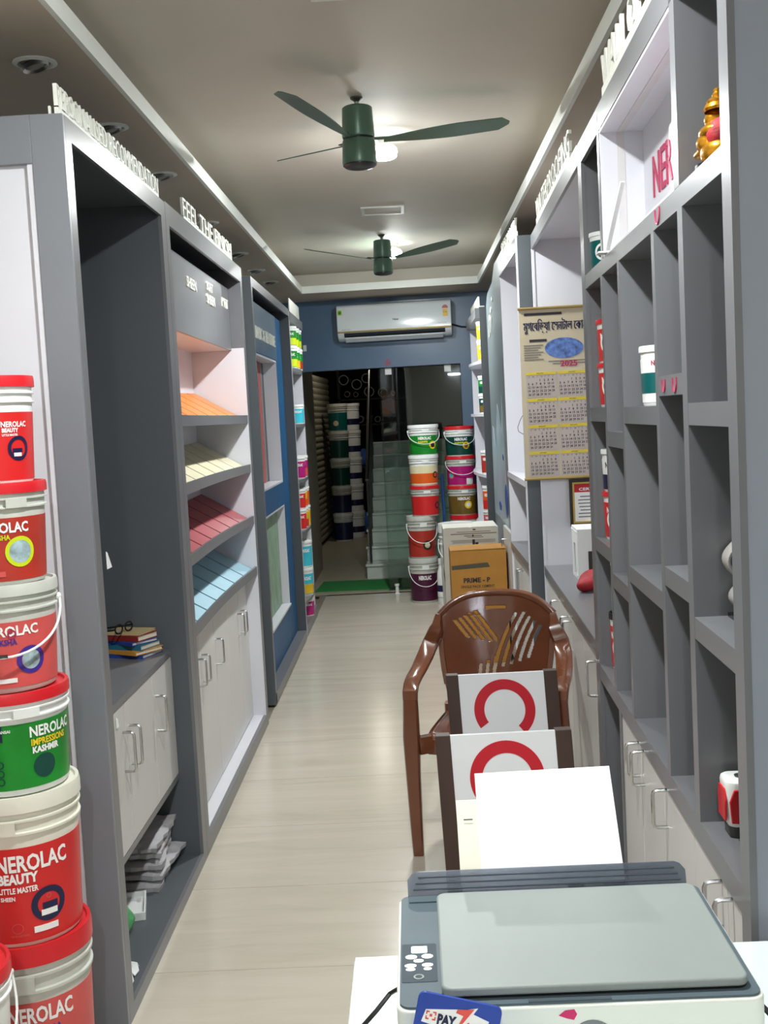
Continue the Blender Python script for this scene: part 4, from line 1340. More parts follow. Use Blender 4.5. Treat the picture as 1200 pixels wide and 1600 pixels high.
o = MB().add(v, f).build('crumpled_paper', 'paper', None); o.location = (-.915, 3.16, .041)
so = o.modifiers.new('thickness', 'SOLIDIFY'); so.thickness = .002
tag(o, 'crumpled white paper scrap near the front of the bottom shelf', 'paper')
# little white tags on the near stile
for y, zz, lb in ((3.175, 1.218, 'small white paper tag hanging in the dark niche'), ):
    o = MB().prism([(0, 0), (.05, 0), (.012, .045), (0, .05)], 0, .0015, lambda a, b, d: (XL - .03 + d, y + a, zz + b)).build('paper_tag', 'paper', None)
    tag(o, lb, 'tag')
o = MB().prism([(0, 0), (.028, .0), (.018, .025), (0, .035)], 0, .0015, lambda a, b, d: (XL - .0705 + d, 3.30 + a, .73 + b)).build('paper_tag', 'paper', None)
tag(o, 'torn white sticker on the nearest cabinet door', 'tag')

# ------------------------------------------------------------------ air conditioner
acr = Vector((math.cos(BA), math.sin(BA), 0))
p = bw(.375, 0, 2.298)
t = thing('air_conditioner', 'white split air conditioner with gold trim on the blue wall', 'air conditioner', p, BA)
AW, AH, AD = 1.02, .315, .20
prof = [(0, 0), (-.13, 0), (-.15, .02), (-.165, .045)]
body = [(0, .0), (-.10, .0), (-.145, .018), (-.175, .045), (-.19, .075), (-.195, .28), (-.18, .305), (-.14, .318), (0, .32)]
MB().prism(body, 0, AW, lambda a, b, d: (d, a, b)).build('ac_body', 'ac_white', t, True, bevel=.008, seg=3)
MB().prism([(-.192, .080), (-.199, .080), (-.199, .275), (-.190, .296), (-.183, .296)], .004, AW - .004, lambda a, b, d: (d, a, b)).build('front_panel', 'ac_white', t, True, bevel=.003)
MB().prism([(-.186, .066), (-.198, .070), (-.199, .080), (-.186, .080)], .002, AW - .002, lambda a, b, d: (d, a, b)).build('gold_trim', 'gold', t)
MB().prism([(-.110, .003), (-.178, .040), (-.186, .064), (-.120, .040)], .06, AW - .06, lambda a, b, d: (d, a, b)).build('air_outlet', 'fan_dark', t)
MB().prism([(-.150, -.016), (-.206, .014), (-.208, .022), (-.150, -.006)], .07, AW - .08, lambda a, b, d: (d, a, b)).build('louver', 'ac_white', t)
put_text(MB(), 'Haier', (.50, -.199, .155), (1, 0, 0), (0, 0, 1), .018, .055, bold=.04).build('lettering', 'print_grey', t)
put_text(MB(), 'Inverter Plus', (.045, -.199, .09), (1, 0, 0), (0, 0, 1), .010, .075).build('lettering', 'print_grey', t)
put_text(MB(), 'Super Cooling', (.90, -.199, .105), (1, 0, 0), (0, 0, 1), .010, .075).build('lettering', 'print_grey', t)
B(.012, .050, -.1998, -.199, .222, .268).build('energy_sticker', 'print_lime', t)
MB().prism([(.031 + .015 * math.cos(a), .245 + .016 * math.sin(a)) for a in [k * math.pi / 10 for k in range(20)]], -.2004, -.1998, lambda a, b, d: (a, d, b)).build('sticker_dot', 'label_green', t)
B(.945, .99, -.1998, -.199, .165, .228).build('energy_sticker', 'label_yellow', t)
MB().prism([(.967 + .027 * math.cos(a), .235 + .030 * math.sin(a)) for a in [k * math.pi / 12 for k in range(13)]], -.2000, -.199, lambda a, b, d: (a, d, b)).build('star_rating', 'label_brick', t)
put_text(MB(), '3.90', (.952, -.1998, .195), (1, 0, 0), (0, 0, 1), .012, .03).build('lettering', 'print_dark', t)
o = MB().tube([bw(.375 + AW, .06, 2.40), bw(.375 + AW + .08, .03, 2.375), bw(.375 + AW + .18, .02, 2.365), bw(.375 + AW + .3, .015, 2.36)], .006, 7).build('ac_cable', 'black', None, True)
tag(o, 'dark cable leaving the right end of the air conditioner', 'cable')
# om sign, switch
t = thing('om_sticker', 'red sacred Om sticker above the glass door', 'sticker', bw(.765, .001, 2.062), BA)
put_text(put_text(MB(), '\u0950', (0, 0, 0), (1, 0, 0), (0, 0, 1), .065, .062), '\u0950', (.002, 0, .001), (1, 0, 0), (0, 0, 1), .065, .062, lift=.001).build('lettering', 'print_red', t)
t = thing('wall_switch', 'small white switch plate on the blue wall by the left rack', 'switch', bw(.035, 0, 2.235), BA)
B(0, .03, -.010, 0, 0, .055).build('switch_plate', 'plastic_white', t, bevel=.002)
B(.009, .021, -.014, -.010, .015, .04).build('rocker', 'plastic_white', t)

# ------------------------------------------------------------------ ceiling fans
def fan(loc, label, angles):
    t = thing('ceiling_fan', label, 'fan', loc, group='green ceiling fans')
    MB().lathe([(0, 0), (.024, 0), (.026, -.006), (.012, -.016), (.0095, -.02), (.0095, -.055), (0, -.055)], 20).build('down_rod', 'steel', t, True)
    MB().lathe([(0, -.035), (.052, -.037), (.059, -.042), (.064, -.15), (.062, -.156), (0, -.156)], 40).build('upper_housing', 'fan_green', t, True)
    MB().lathe([(0, -.156), (.052, -.156), (.052, -.165), (0, -.165)], 36).build('housing_gap', 'fan_dark', t, True)
    MB().lathe([(0, -.165), (.062, -.165), (.064, -.170), (.068, -.25), (.066, -.258), (0, -.258)], 40).build('lower_housing', 'fan_green', t, True)
    MB().lathe([(.066, -.258), (.066, -.262), (.056, -.270), (.030, -.276), (0, -.277)], 36).build('bottom_cap', 'fan_dark', t, True)
    for a in angles:
        ca, sa = math.cos(R_(a)), math.sin(R_(a))
        v, f = [], []
        N = 14
        for i in range(N + 1):
            s_ = i / N
            r = .10 + .50 * s_
            wd = (.030 + .075 * math.sin(min(1, s_ * 1.6) * math.pi / 2)) * (1 - .35 * max(0, s_ - .6)) if s_ < .97 else .05
            if s_ > .93: wd *= math.sqrt(max(.05, 1 - ((s_ - .93) / .075) ** 2))
            pit = R_(14)
            for q in (-.5, 0, .5):
                y = q * wd * math.cos(pit); z = -q * wd * math.sin(pit) - .165 + .05 * s_ - .008 * (1 - 4 * q * q) * 0
                v.append((r * ca - y * sa, r * sa + y * ca, z + .002)); v.append((r * ca - y * sa, r * sa + y * ca, z - .002))
        for i in range(N):
            o1, o2 = i * 6, (i + 1) * 6
            f += [(o1, o2, o2 + 2, o1 + 2), (o1 + 2, o2 + 2, o2 + 4, o1 + 4), (o1 + 1, o1 + 3, o2 + 3, o2 + 1), (o1 + 3, o1 + 5, o2 + 5, o2 + 3),
                  (o1, o1 + 1, o2 + 1, o2), (o1 + 4, o2 + 4, o2 + 5, o1 + 5)]
        f += [(0, 2, 3, 1), (2, 4, 5, 3), (N * 6, N * 6 + 1, N * 6 + 3, N * 6 + 2), (N * 6 + 2, N * 6 + 3, N * 6 + 5, N * 6 + 4)]
        bl = MB().add(v, f).build('blade', 'fan_green', t, True)
        MB().sweep([(.05 * ca, .05 * sa, -.160), (.12 * ca, .12 * sa, -.158)], [(.035, .005)] * 2, (-sa, ca, 0)).build('blade_bracket', 'fan_green', bl)
    return t
fan((-.145, 4.615, CEIL), 'green ceiling fan nearer the camera', (6, 126, 246))
fan((-.130, 8.05, CEIL), 'green ceiling fan farther away near the air conditioner', (-32, 212, 92))

# ------------------------------------------------------------------ monobloc chair
CH_A = R_(-11)
t = thing('plastic_chair', 'glossy brown moulded plastic armchair with slotted back', 'chair', (.262, 4.30, 0), CH_A)
def back_pt(s, tt):
    hgt = .455 * (1 - .17 * abs(s) ** 3.2)
    hw = .170 + .055 * math.sin(min(1, tt * 1.25) * math.pi / 2)
    z = .43 + tt * hgt
    x = s * hw
    y = .165 + .085 * tt - .055 * s * s - .02 * (1 - tt) * s * s
    return x, y, z
def in_slot(x, z):
    for k in range(5):
        x0 = .022 + .031 * k
        c = (x - x0) - .42 * (z - .70) - .9 * (z - .70) ** 2
        if abs(c) < .0072 and .585 + .012 * k < z < .825 - .016 * k - (.02 if k == 0 else 0):
            return True
    for k in range(5):
        x0 = -.038 - .026 * k
        c = (x - x0) + .75 * (z - .75)
        if abs(c) < .0068 and .690 + .006 * k < z < .815 - .008 * k and x < .0 and x > -.175:
            return True
    for k in range(3):
        if abs(x - (-.012 - .028 * k) - .12 * (z - .6)) < .006 and .55 < z < .635 - .012 * k:
            return True
    if abs(z - .826) < .0055 and abs(x + .005) < .040:
        return True
    return False
NS_, NT_ = 150, 130
v = [back_pt(-1 + 2 * i / NS_, j / NT_) for j in range(NT_ + 1) for i in range(NS_ + 1)]
f = []
for j in range(NT_):
    for i in range(NS_):
        a = j * (NS_ + 1) + i
        c = [(v[a][q] + v[a + 1][q] + v[a + NS_ + 1][q] + v[a + NS_ + 2][q]) / 4 for q in range(3)]
        if not in_slot(c[0], c[2]):
            f.append((a, a + 1, a + NS_ + 2, a + NS_ + 1))
o = MB().add(v, f).build('backrest', 'chair_brown', t, True)
sm = o.modifiers.new('smooth', 'SMOOTH'); sm.iterations = 2; sm.factor = .4
so = o.modifiers.new('thickness', 'SOLIDIFY'); so.thickness = .009; so.offset = 0
# rolled top rim
rim = []
for i in range(41):
    s_ = -1 + i / 20
    rim.append(back_pt(s_, 1.0))
MB().sweep(rim, [(.030, .020)] * 41, (0, 1, .25)).build('top_rim', 'chair_brown', t, True)
# broad collar between back and arms
for sgn in (-1, 1):
    p_ = [back_pt(sgn * 1.0, q) for q in (.98, .88, .76, .66)]
    path = [(p_[0][0], p_[0][1], p_[0][2]), (p_[1][0] + sgn * .006, p_[1][1] - .01, p_[1][2]), (sgn * .232, p_[2][1] - .012, .755), (sgn * .255, .14, .705),
            (sgn * .268, .07, .665), (sgn * .274, -.02, .640), (sgn * .276, -.12, .628), (sgn * .274, -.19, .618), (sgn * .272, -.228, .596), (sgn * .270, -.240, .560)]
    sec = [(.026, .06), (.040, .060), (.054, .050), (.062, .034), (.064, .024), (.062, .020), (.060, .020), (.056, .022), (.054, .028), (.052, .034)]
    side = [(1, 0, 0)] * 10
    MB().sweep(path, sec, side).build('armrest', 'chair_brown', t, True, bevel=0)
    # inner web between back and arm
    q0 = [back_pt(sgn * .97, q) for q in (.30, .45, .60, .74)]
    MB().sweep([(a[0], a[1], a[2]) for a in q0], [(.022, .016)] * 4, (1, 0, 0)).build('back_edge', 'chair_brown', t, True)
    # front leg
    MB().sweep([(sgn * .270, -.238, .575), (sgn * .272, -.240, .43), (sgn * .272, -.242, .30), (sgn * .268, -.250, .12), (sgn * .264, -.258, 0)],
               [(.052, .036), (.060, .040), (.052, .036), (.044, .032), (.038, .030)], (1, 0, 0)).build('leg', 'chair_brown', t, True)
    # rear leg
    MB().sweep([(sgn * .185, .170, .46), (sgn * .192, .195, .30), (sgn * .205, .235, .12), (sgn * .212, .258, 0)],
               [(.060, .038), (.052, .034), (.044, .030), (.038, .028)], (1, 0, 0)).build('leg', 'chair_brown', t, True)
    # seat side web out to the front leg
    MB().sweep([(sgn * .205, -.21, .405), (sgn * .25, -.232, .402)], [(.05, .062), (.05, .062)], (0, 1, 0)).build('seat_web', 'chair_brown', t, True)
v, f = [], []
NX, NY = 24, 24
for j in range(NY + 1):
    for i in range(NX + 1):
        s_, q_ = -1 + 2 * i / NX, -1 + 2 * j / NY
        x = s_ * (.225 - .02 * (q_ + 1) / 2) * (1 - .04 * abs(q_) ** 4)
        y = -.02 + q_ * .215 * (1 - .05 * abs(s_) ** 4)
        z = .435 - .016 * (1 - s_ * s_) * (1 - q_ * q_) - (.03 * max(0, -q_ - .8) / .2)
        v.append((x, y, z))
for j in range(NY):
    for i in range(NX):
        a = j * (NX + 1) + i
        f.append((a, a + 1, a + NX + 2, a + NX + 1))
o = MB().add(v, f).build('seat', 'chair_brown', t, True)
so = o.modifiers.new('thickness', 'SOLIDIFY'); so.thickness = .008
MB().sweep([(-.215, -.222, .395), (-.1, -.236, .392), (0, -.240, .391), (.1, -.236, .392), (.215, -.222, .395)], [(.010, .055)] * 5, (0, 1, 0)).build('seat_apron', 'chair_brown', t, True)
for sgn in (-1, 1):
    MB().sweep([(sgn * .222, -.215, .40), (sgn * .218, 0, .40), (sgn * .200, .175, .405)], [(.010, .05)] * 3, (1, 0, 0)).build('seat_apron', 'chair_brown', t, True)

# ------------------------------------------------------------------ ring display boards
def ring_board(label, x, y, rz):
    t = thing('display_board', label, 'display board', (x, y, 0), rz, group='white boards with red open rings')
    W, H = .385, .695
    def fn(a, b, d):          # lean back a little
        return (a + (H - b) * .030, d + b * .10, b)
    MB().prism([(0, 0), (.042, 0), (.042, H), (0, H)], 0, .036, fn).build('side_rail', 'board_brown', t, bevel=.0015, seg=1)
    MB().prism([(W - .046, 0), (W, 0), (W, H), (W - .046, H)], 0, .036, fn).build('side_rail', 'board_brown', t, bevel=.0015, seg=1)
    MB().prism([(.042, .05), (W - .046, .05), (W - .046, H - .002), (.042, H - .002)], .004, .018, fn).build('board_face', 'board_white', t)
    cx_, cz_, r0, r1 = W / 2 + .002, H - .128, .071, .106
    a0, a1 = R_(-52), R_(214)
    n = 44
    v, f = [], []
    for k in range(n + 1):
        a = a0 + (a1 - a0) * k / n
        for r_, d in ((r0, .0038), (r1, .0038), (r1, .0028), (r0, .0028)):
            v.append(fn(cx_ + r_ * math.cos(a), cz_ + r_ * math.sin(a), d))
    for k in range(n):
        for q in range(4):
            q2 = (q + 1) % 4
            f.append((k * 4 + q, k * 4 + q2, (k + 1) * 4 + q2, (k + 1) * 4 + q))
    f += [(0, 1, 2, 3), (n * 4 + 3, n * 4 + 2, n * 4 + 1, n * 4)]
    MB().add(v, f).build('red_ring', 'ring_red', t)
    MB().sweep([(W / 2, .09, .45), (W / 2, .20, .012)], [(.04, .012)] * 2, (1, 0, 0)).build('rear_strut', 'board_brown', t)
ring_board('white board with red open ring leaning before the plastic chair', .082, 3.875, R_(1))
ring_board('white board with red open ring just behind the printer papers', .028, 3.125, R_(1))

# ------------------------------------------------------------------ table and printer
t = thing('table', 'white table with glass top under the printer', 'table', (-.131, .80, 0))
TW, TD = .72, .963
B(0, TW, 0, TD, .715, .745).build('table_top', 'plastic_white', t, bevel=.003)
B(.002, TW - .002, .002, TD - .002, .7455, .750).build('glass_sheet', 'table_glass', t, bevel=.001)
for (x, y) in ((.03, .03), (TW - .08, .03), (.03, TD - .08), (TW - .08, TD - .08)):
    B(x, x + .05, y, y + .05, 0, .715).build('leg', 'plastic_white', t, bevel=.003)
B(.06, TW - .06, TD - .05, TD - .035, .60, .715).build('apron', 'plastic_white', t)

t = thing('printer', 'white and grey flatbed printer with lit button panel', 'printer', (-.052, 1.335, .75))
PW, PD, PH = .445, .332, .135
def rrect(w_, d_, rad, x0=0, y0=0, n=6):
    ring = []
    for (sx, sy, a0) in ((1, 1, 0), (-1, 1, 90), (-1, -1, 180), (1, -1, 270)):
        for k in range(n + 1):
            a = R_(a0 + 90 * k / n)
            ring.append((x0 + w_ / 2 + sx * (w_ / 2 - rad) + rad * math.cos(a), y0 + d_ / 2 + sy * (d_ / 2 - rad) + rad * math.sin(a)))
    return ring
zid = lambda a, b, d: (a, b, d)
MB().prism(rrect(PW, PD, .018), .012, PH, zid).build('printer_body', 'printer_white', t, True, bevel=.004, seg=3)
for (x, y) in ((.03, .03), (PW - .06, .03), (.03, PD - .05), (PW - .06, PD - .05)):
    B(x, x + .03, y, y + .02, 0, .013).build('rubber_foot', 'black', t)
MB().prism(rrect(PW - .008, PD - .008, .015, .004, .004), PH - .004, PH + .003, zid).build('top_bezel', 'printer_grey', t, True)
MB().prism(rrect(.372, .284, .014, .057, .019), PH + .0035, PH + .0050, zid).build('lid_gasket', 'black', t)
MB().prism(rrect(.374, .286, .014, .056, .018), PH + .0055, PH + .017, zid).build('scanner_lid', 'printer_lid', t, True, bevel=.003, seg=3)
B(.16, .26, .004, .010, PH + .003, PH + .0045).build('lid_notch', 'printer_panel', t)
pn = MB().prism(rrect(.046, .105, .003, .006, .065), PH + .003, PH + .0036, zid).build('control_panel', 'printer_panel', t)
MB().prism(rrect(.021, .019, .002, .0185, .143), PH + .0036, PH + .0042, zid).build('display_screen', 'screen_lit', pn)
def ell(x, y, a, b): return [(x + a * math.cos(q), y + b * math.sin(q)) for q in [k * math.pi / 9 for k in range(18)]]
for (x, y, a, b_) in ((.0185, .132, .0075, .0055), (.0395, .133, .0075, .0055), (.028, .121, .0066, .0040), (.0175, .108, .0076, .0046), (.0395, .109, .0072, .0043), (.0175, .098, .0062, .0034), (.0395, .0985, .0052, .0030)):
    MB().prism(ell(x, y, a, b_), PH + .0036, PH + .0044, zid).build('button', 'button_lit', pn)
MB().lathe([(.0045, 0), (.0068, 0), (.0068, .0012), (.0045, .0012)], 20, (.028, .078, PH + .003)).build('power_button_ring', 'printer_lid', t, True)
MB().prism(ell(.028, .078, .0045, .0045), PH + .003, PH + .0038, zid).build('power_button', 'printer_panel', t)
# rear paper flap of smoky plastic with ridges
ry0 = PD - .008
fl_ = MB().prism([(.0, 0), (.412, 0), (.412, .022), (.405, .030), (.397, .033), (.015, .033), (.007, .030), (0, .022)], 0, .003, lambda a, b, d: (.014 + a, ry0 + d + b * .35, PH + .003 + b)).build('paper_flap', 'smoke_plastic', t)
for k, zz in enumerate((.010, .018, .026)):
    MB().tube([(.022 + .004 * k, ry0 - .001 + zz * .35, PH + .003 + zz), (.418 - .004 * k, ry0 - .001 + zz * .35, PH + .003 + zz)], .0012, 5).build('flap_ridge', 'printer_panel', fl_)
B(.016, .424, ry0 - .022, ry0 - .002, PH + .003, PH + .005).build('flap_hinge', 'printer_grey', t)
MB().prism([(.235 + .028 * math.cos(a), .088 + .028 * math.sin(a)) for a in [k * math.pi / 14 for k in range(28)]], -.001, 0, lambda a, b, d: (a, d, b)).build('logo_disc', 'hp_grey', t)
put_text(MB(), 'hp', (.219, -.001, .073), (1, 0, 0), (0, 0, 1), .034, .030, bold=.0).build('lettering', 'printer_white', t)
MB().prism([(.195, .123), (.203, .129), (.214, .130), (.217, .124), (.213, .117), (.205, .119)], -.0008, 0, lambda a, b, d: (a, d, b)).build('pink_smudge', 'lip_pink', t)

def sheet(name, label, x0, x1, yb, zb, yt, zt_, m, dz=.0):
    o = MB().prism([(x0, 0), (x1, 0), (x1, 1), (x0, 1)], 0, .0012, lambda a, b, d: (a, yb + (yt - yb) * b + d, zb + (zt_ - zb) * b + dz * (a - x0) / (x1 - x0))).build(name, m, None)
    return tag(o, label, 'paper')
sheet('paper_sheet', 'bright white paper sheet standing in the printer feed', .074, .286, 1.672, .893, 1.782, 1.032, 'paper', .003)
o = sheet('paper_sheet', 'cream printed sheet half hidden behind the white paper', .042, .250, 1.680, .893, 1.758, .998, 'paper_cream')
MB().box(.052, .066, 1.7370, 1.7374, .9735, .9755).build('print_line', 'print_grey', o)

# payment card stand
t = thing('payment_sign', 'blue payment sign standing in front of the printer', 'sign', (-.022, 1.285, .75), R_(-3))
def card_fn(a, b, d):
    ca, sa = math.cos(R_(-13)), math.sin(R_(-13))
    return (a * ca - b * sa, d + b * .05, .186 + a * sa + b * ca)
MB().prism([(q[0], q[1] - .15) for q in rrect(.098, .15, .008)], 0, .004, card_fn).build('sign_plate', 'card_blue', t)
MB().prism([(.011, -.019), (.058, -.010), (.070, -.006), (.066, -.014), (.085, -.019), (.084, -.034), (.060, -.040), (.008, -.034)], -.0006, 0, card_fn).build('logo_backing', 'print_white', t)
mb = MB(); 
put_text(mb, 'PAY', (0, 0, 0), (1, 0, 0), (0, 0, 1), .013, .022, bold=.06)
mb.v = [card_fn(.026 + p_[0], -.0335 + p_[2], -.0011) for p_ in mb.v]; mb.build('lettering', 'print_navy', t)
mb = MB(); put_text(mb, 'APP', (0, 0, 0), (1, 0, 0), (0, 0, 1), .012, .024, bold=.04)
mb.v = [card_fn(.057 + p_[0], -.0365 + p_[2], -.0011) for p_ in mb.v]; mb.build('lettering', 'payz_red', t)
MB().prism([(.047, -.012), (.066, -.008), (.054, -.030), (.060, -.030), (.046, -.046), (.055, -.018), (.046, -.016)], -.0012, -.0006, card_fn).build('logo_bolt', 'payz_red', t)
mb = MB()
for (x, y, w_, h_) in ((.012, -.030, .004, .0015), (.020, -.030, .004, .0015), (.012, -.0215, .004, .0015), (.020, -.0215, .004, .0015), (.012, -.030, .0015, .004), (.0225, -.030, .0015, .004), (.012, -.024, .0015, .004), (.0225, -.024, .0015, .004), (.0165, -.0262, .003, .003)):
    mb.prism([(x, y), (x + w_, y), (x + w_, y + h_), (x, y + h_)], -.0012, -.0006, card_fn)
mb.build('logo_brackets', 'payz_red', t)
B(.0, .09, -.02, .045, 0, .004).build('sign_foot', 'card_blue', t)

# cables
o = MB().tube([(-.053, 1.50, .83), (-.066, 1.51, .818), (-.085, 1.50, .80), (-.110, 1.475, .785), (-.135, 1.43, .76), (-.150, 1.38, .66), (-.148, 1.34, .50), (-.145, 1.33, .25), (-.15, 1.35, .02)], .0032, 7).build('power_cable', 'black', None, True)
tag(o, 'black cable hanging from the left side of the printer', 'cable')
o = MB().tube([(.395, 1.43, .82), (.408, 1.43, .83), (.420, 1.41, .82), (.436, 1.37, .785), (.455, 1.34, .757), (.50, 1.36, .754)], .004, 7).build('power_cable', 'black', None, True)
tag(o, 'black cable at the right rear corner of the printer', 'cable')

# ------------------------------------------------------------------ cartons
t = thing('carton', 'yellow brown carton marked PRIME behind the plastic chair', 'carton', (.214, 7.30, .315))
cw, cd, chh = .356, .30, .415
B(0, cw, 0, cd, 0, chh - .004).build('carton_body', 'cardboard', t, bevel=.003)
MB().prism([(0, 0), (cw, 0), (cw, cd / 2), (0, cd / 2)], chh - .003, chh + .002, lambda a, b, d: (a, b, d + .004 * math.sin(a * 20))).build('carton_flap', 'cardboard', t)
MB().prism([(0, cd / 2 + .004), (cw, cd / 2 + .004), (cw, cd), (0, cd)], chh - .003, chh + .001, zid).build('carton_flap', 'cardboard', t)
MB().prism([(.006, .292), (.25, .302), (.236, .332), (.006, .318)], -.0012, 0, lambda a, b, d: (a, d, b)).build('tape_strip', 'tape_dark', t)
put_text(MB(), 'PRIME - P', (.078, 0, .205), (1, 0, 0), (0, 0, 1), .032, .17, bold=.04).build('lettering', 'print_dark', t)
put_text(MB(), 'SINGLE PACK CEMENT', (.06, 0, .172), (1, 0, 0), (0, 0, 1), .017, .215, bold=.02).build('lettering', 'print_dark', t)
put_text(MB(), '20 KG', (.145, 0, .150), (1, 0, 0), (0, 0, 1), .010, .06).build('lettering', 'print_dark', t)
t = thing('carton', 'plain brown carton under the PRIME carton', 'carton', (.20, 7.28, 0))
B(0, .37, 0, .33, 0, .313).build('carton_body', 'cardboard', t, bevel=.003)
B(0, .37, .14, .19, .3125, .3145).build('tape_strip', 'tape_dark', t)
t = thing('carton', 'tall white printed carton behind the yellow brown one', 'carton', (.186, 7.74, 0))
cw, cd, chh = .371, .34, .83
B(0, cw, 0, cd, 0, chh).build('carton_body', 'carton_white', t, bevel=.003)
MB().prism([(.01, 0), (.18, 0), (.17, .16), (.03, .16)], chh + .001, chh + .003, lambda a, b, d: (a, b, d + .02 * b)).build('carton_flap', 'carton_white', t)
MB().prism([(.19, 0), (.36, 0), (.35, .16), (.21, .16)], chh + .001, chh + .003, lambda a, b, d: (a, b, d + .14 * b)).build('carton_flap', 'carton_white', t)
mb = MB()
for (x0, x1, z0, th) in ((.09, .32, .80, .004), (.05, .36, .786, .006), (.14, .26, .772, .005), (.16, .27, .762, .004), (.05, .35, .744, .003), (.06, .35, .736, .003), (.06, .35, .728, .003), (.04, .36, .700, .003)):
    mb.box(x0, x1, -.001, 0, z0, z0 + th)
mb.build('printed_lines', 'print_grey', t)
for (x0, x1, z0, z1) in ((.20, .22, .812, .82), (.195, .205, .768, .782), (.195, .212, .704, .75), (.214, .235, .716, .728)):
    B(x0, x1, -.0012, 0, z0, z1).build('printed_mark', 'print_dark', t)
B(-.001, 0, .10, .19, .62, .71).build('side_print', 'print_navy', t)
B(-.0012, 0, .0, .34, .47, .53).build('tape_strip', 'tape_dark', t)

# ------------------------------------------------------------------ glass door and the stairwell beyond
d = thing('door_1', 'frameless glass door leaf at the end of the aisle', 'door', bw(.705, -.06, 0), BA)
d['kind'] = 'structure'
del d['category']
B(0, .742, -.006, .006, .012, 2.042).build('glass_pane', 'door_glass', d)
for (x, z, w_, h_) in ((.06, 1.985, .06, .06), (.60, 1.985, .06, .06), (.62, .012, .10, .05)):
    B(x, x + w_, -.014, -.0065, z, z + h_).build('patch_fitting', 'plastic_white', d, bevel=.002)
t = thing('door_stop', 'small white cylindrical stop on the floor before the glass door', 'door stop', (-.19, 10.36, 0))
MB().lathe([(0, 0), (.022, 0), (.022, .008), (.016, .012), (.016, .07), (.022, .074), (.022, .09), (0, .09)], 18).build('stop_post', 'plastic_white', t, True)
o = B(-1.0, -.90, 10.30, 10.34, 0, .012).build('floor_latch', 'frame_dark', None)
tag(o, 'dark metal latch plate on the floor beside the left rack', 'latch')
o = MB().prism([(0, 0), (1.452, 0), (1.452, .62), (0, .62)], .0, .010, lambda a, b, d_: bw(a, -.14 - b * 1.0 - 0, d_)).build('door_mat', 'mat_green', None)
tag(o, 'long green turf mat outside the glass door', 'mat')

OUT = 10.70
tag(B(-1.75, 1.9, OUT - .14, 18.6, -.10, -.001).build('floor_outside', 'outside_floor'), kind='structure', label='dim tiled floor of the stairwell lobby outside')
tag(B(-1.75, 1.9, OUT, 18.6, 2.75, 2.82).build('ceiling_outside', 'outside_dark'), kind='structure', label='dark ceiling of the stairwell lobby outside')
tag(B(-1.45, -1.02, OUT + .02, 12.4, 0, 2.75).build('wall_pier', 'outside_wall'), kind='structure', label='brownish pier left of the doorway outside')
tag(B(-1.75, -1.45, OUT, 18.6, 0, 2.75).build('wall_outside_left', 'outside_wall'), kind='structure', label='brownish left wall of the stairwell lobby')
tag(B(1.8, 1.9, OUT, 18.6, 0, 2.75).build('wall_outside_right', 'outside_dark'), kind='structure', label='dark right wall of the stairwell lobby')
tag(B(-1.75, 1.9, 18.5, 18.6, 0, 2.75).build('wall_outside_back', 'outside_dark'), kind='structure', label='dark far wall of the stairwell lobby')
# roller shutter
t = thing('roller_shutter', 'grey slatted roller shutter in the dim lobby outside', 'shutter', (-1.265, 13.0, 0), 0)
sl0 = None
for k in range(27):
    if sl0 is None:
        mb = MB()
        prof = [(-.008, 0), (.0, .004), (.012, .030), (.012, .050), (.0, .073), (-.008, .077)]
        mb.prism(prof, 0, 3.2, lambda a, b, d_: (a + d_ * .045, d_, b))
        sl0 = mb.build('slat', 'shutter', t); o = sl0
    else:
        o = sl0.copy(); COL.objects.link(o)
    o.location = (0, 0, .05 + k * .079)
B(-.02, .022, -.04, -.002, 0, 2.2).build('guide_rail', 'outside_wall', t)
# stair flight
t = thing('staircase', 'pale marble staircase rising behind the glass door', 'staircase', (-.50, 11.42, 0))
for k in range(9):
    st = B(0, 1.5, .30 * k, .30 * (k + 1) + .02, 0.0 if k == 0 else .145 * k, .145 * (k + 1) - .022).build('step', 'step_marble', t)
    B(-.012, 1.5, .30 * k - .018, .30 * (k + 1) - .018, .145 * (k + 1) - .022, .145 * (k + 1)).build('tread', 'step_marble', st, bevel=.004)
t = thing('stair_railing', 'steel stair railing with round posts on the left of the stairs', 'railing', (-.455, 11.44, 0))
MB().tube([(0, .06, .98), (0, 2.5, .98 + 1.18)], .020, 10).build('handrail', 'steel', t, True)
for k in range(0, 8):
    MB().tube([(0, .06 + .30 * k, .145 * (k + 1)), (0, .06 + .30 * k, .98 + .145 * k)], .012, 8).build('post', 'steel', t, True)
MB().tube([(0, .06, .45), (0, 2.5, .45 + 1.18)], .008, 8).build('mid_rail', 'steel', t, True)
# buckets in the lobby
OG = 'buckets stacked in the lobby outside'
zz = 0
for k, (sl, lb) in enumerate((('print_navy', 'navy bucket at the bottom of the lobby stack'), ('print_navy', 'navy bucket second from the bottom of the lobby stack'), ('label_dark_green', 'dark green bucket in the middle of the lobby stack'),
                             ('label_dark_green', 'dark green bucket second from the top of the lobby stack'), ('label_teal', 'teal bucket on top of the lobby stack'))):
    b = Bucket('paint_bucket', lb, 'bucket', (-.945, 15.2, zz), .118, .136, .365, 'plastic_grey', 'plastic_grey', sl, .05, .68, 26, group=OG)
    if k == 4: b.disc('label_cream', -10, .11, .0, .035)
    zz += .361
zz = 0
for k in range(5):
    b = Bucket('paint_bucket', ('bottom', 'second', 'middle', 'fourth', 'top')[k] + ' white bucket of the rear lobby stack', 'bucket', (-.80, 15.52, zz), .118, .136, .365, 'plastic_white', 'plastic_white', 'label_white', .05, .68, 26, group=OG)
    b.band('print_navy', .08, .16, lift=.0018)
    zz += .361
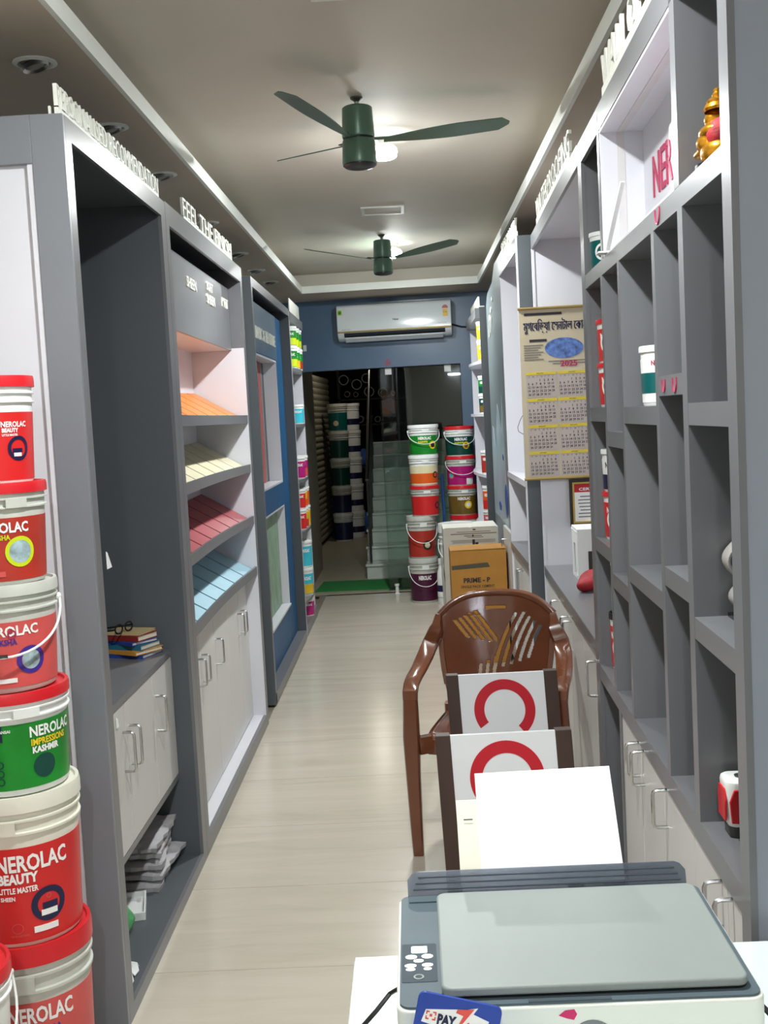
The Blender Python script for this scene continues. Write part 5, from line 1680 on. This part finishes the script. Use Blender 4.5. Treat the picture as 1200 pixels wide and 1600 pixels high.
# pipes on a rack
t = thing('pipe_rack', 'dark rack holding grey pipes high in the lobby', 'rack', (-1.0, 16.3, 0))
for x in (0, .95):
    B(x, x + .04, 0, .04, 0, 2.4).build('upright', 'outside_dark', t); B(x, x + .04, 1.2, 1.24, 0, 2.4).build('upright', 'outside_dark', t)
for zz in (.9, 1.5, 1.86):
    B(0, .99, 0, 1.24, zz, zz + .02).build('rack_shelf', 'outside_dark', t)
PP = [(-.90, 2.15, .070), (-.72, 2.08, .072), (-.58, 2.16, .066), (-.55, 1.97, .070), (-.36, 1.95, .066), (-.86, 1.95, .040), (-.74, 1.94, .034), (-.22, 1.94, .030), (-.70, 1.59, .05), (-.45, 1.58, .04)]
PN = ['leftmost large', 'second large', 'third large', 'fourth large', 'fifth large', 'first thin', 'second thin', 'third thin', 'lower left', 'lower right']
for (x, z, r), nm in zip(PP, PN):
    pf = [(r * .86, 0), (r, 0), (r, 1.1), (r * .86, 1.1), (r * .86, 0)]
    o = MB().lathe(pf, 26, fn=lambda q: (q[0], q[2], q[1])).build('plastic_pipe', 'pipe_grey', None, True)
    o.location = (x, 16.25, z)
    tag(o, nm + ' grey plastic pipe seen end on in the lobby rack', 'pipe', 'grey pipes on the lobby rack')
for (x, z, s_, lb) in ((-.70, .92, 1.0, 'upper crumpled blue plastic bag in the lobby rack'), (-.70, 0.0, 1.2, 'lower crumpled blue plastic bag on the lobby floor')):
    mb = MB().ball((0, 0, .12 * s_), (.12 * s_, .12 * s_, .12 * s_), 22, 14)
    mb.v = [(x_ + .03 * math.sin(25 * z_ + 9 * y_), y_ + .03 * math.sin(22 * x_), max(0, z_ + .025 * math.sin(20 * y_ + 18 * x_))) for x_, y_, z_ in mb.v]
    o = mb.build('plastic_bag', 'bag_blue', None, True); o.location = (x, 16.0 if z == 0 else 16.45, z)
    tag(o, lb, 'bag')
b4 = copy_tree(b0, loc=(-.55, 14.6, 2.75), label='dim bulb added out of view to light the lobby outside')  # unseen bulb, added to lift the light in the lobby
dim = mk('fill_bulb_dim', (255, 255, 255), 0.4, emit=BULB_STRENGTH * .12, emit_rgb=(1, .9, .72))
for c in b4.children:
    if c.name.startswith('bulb_face'):
        c.data = c.data.copy(); c.data.materials[0] = dim
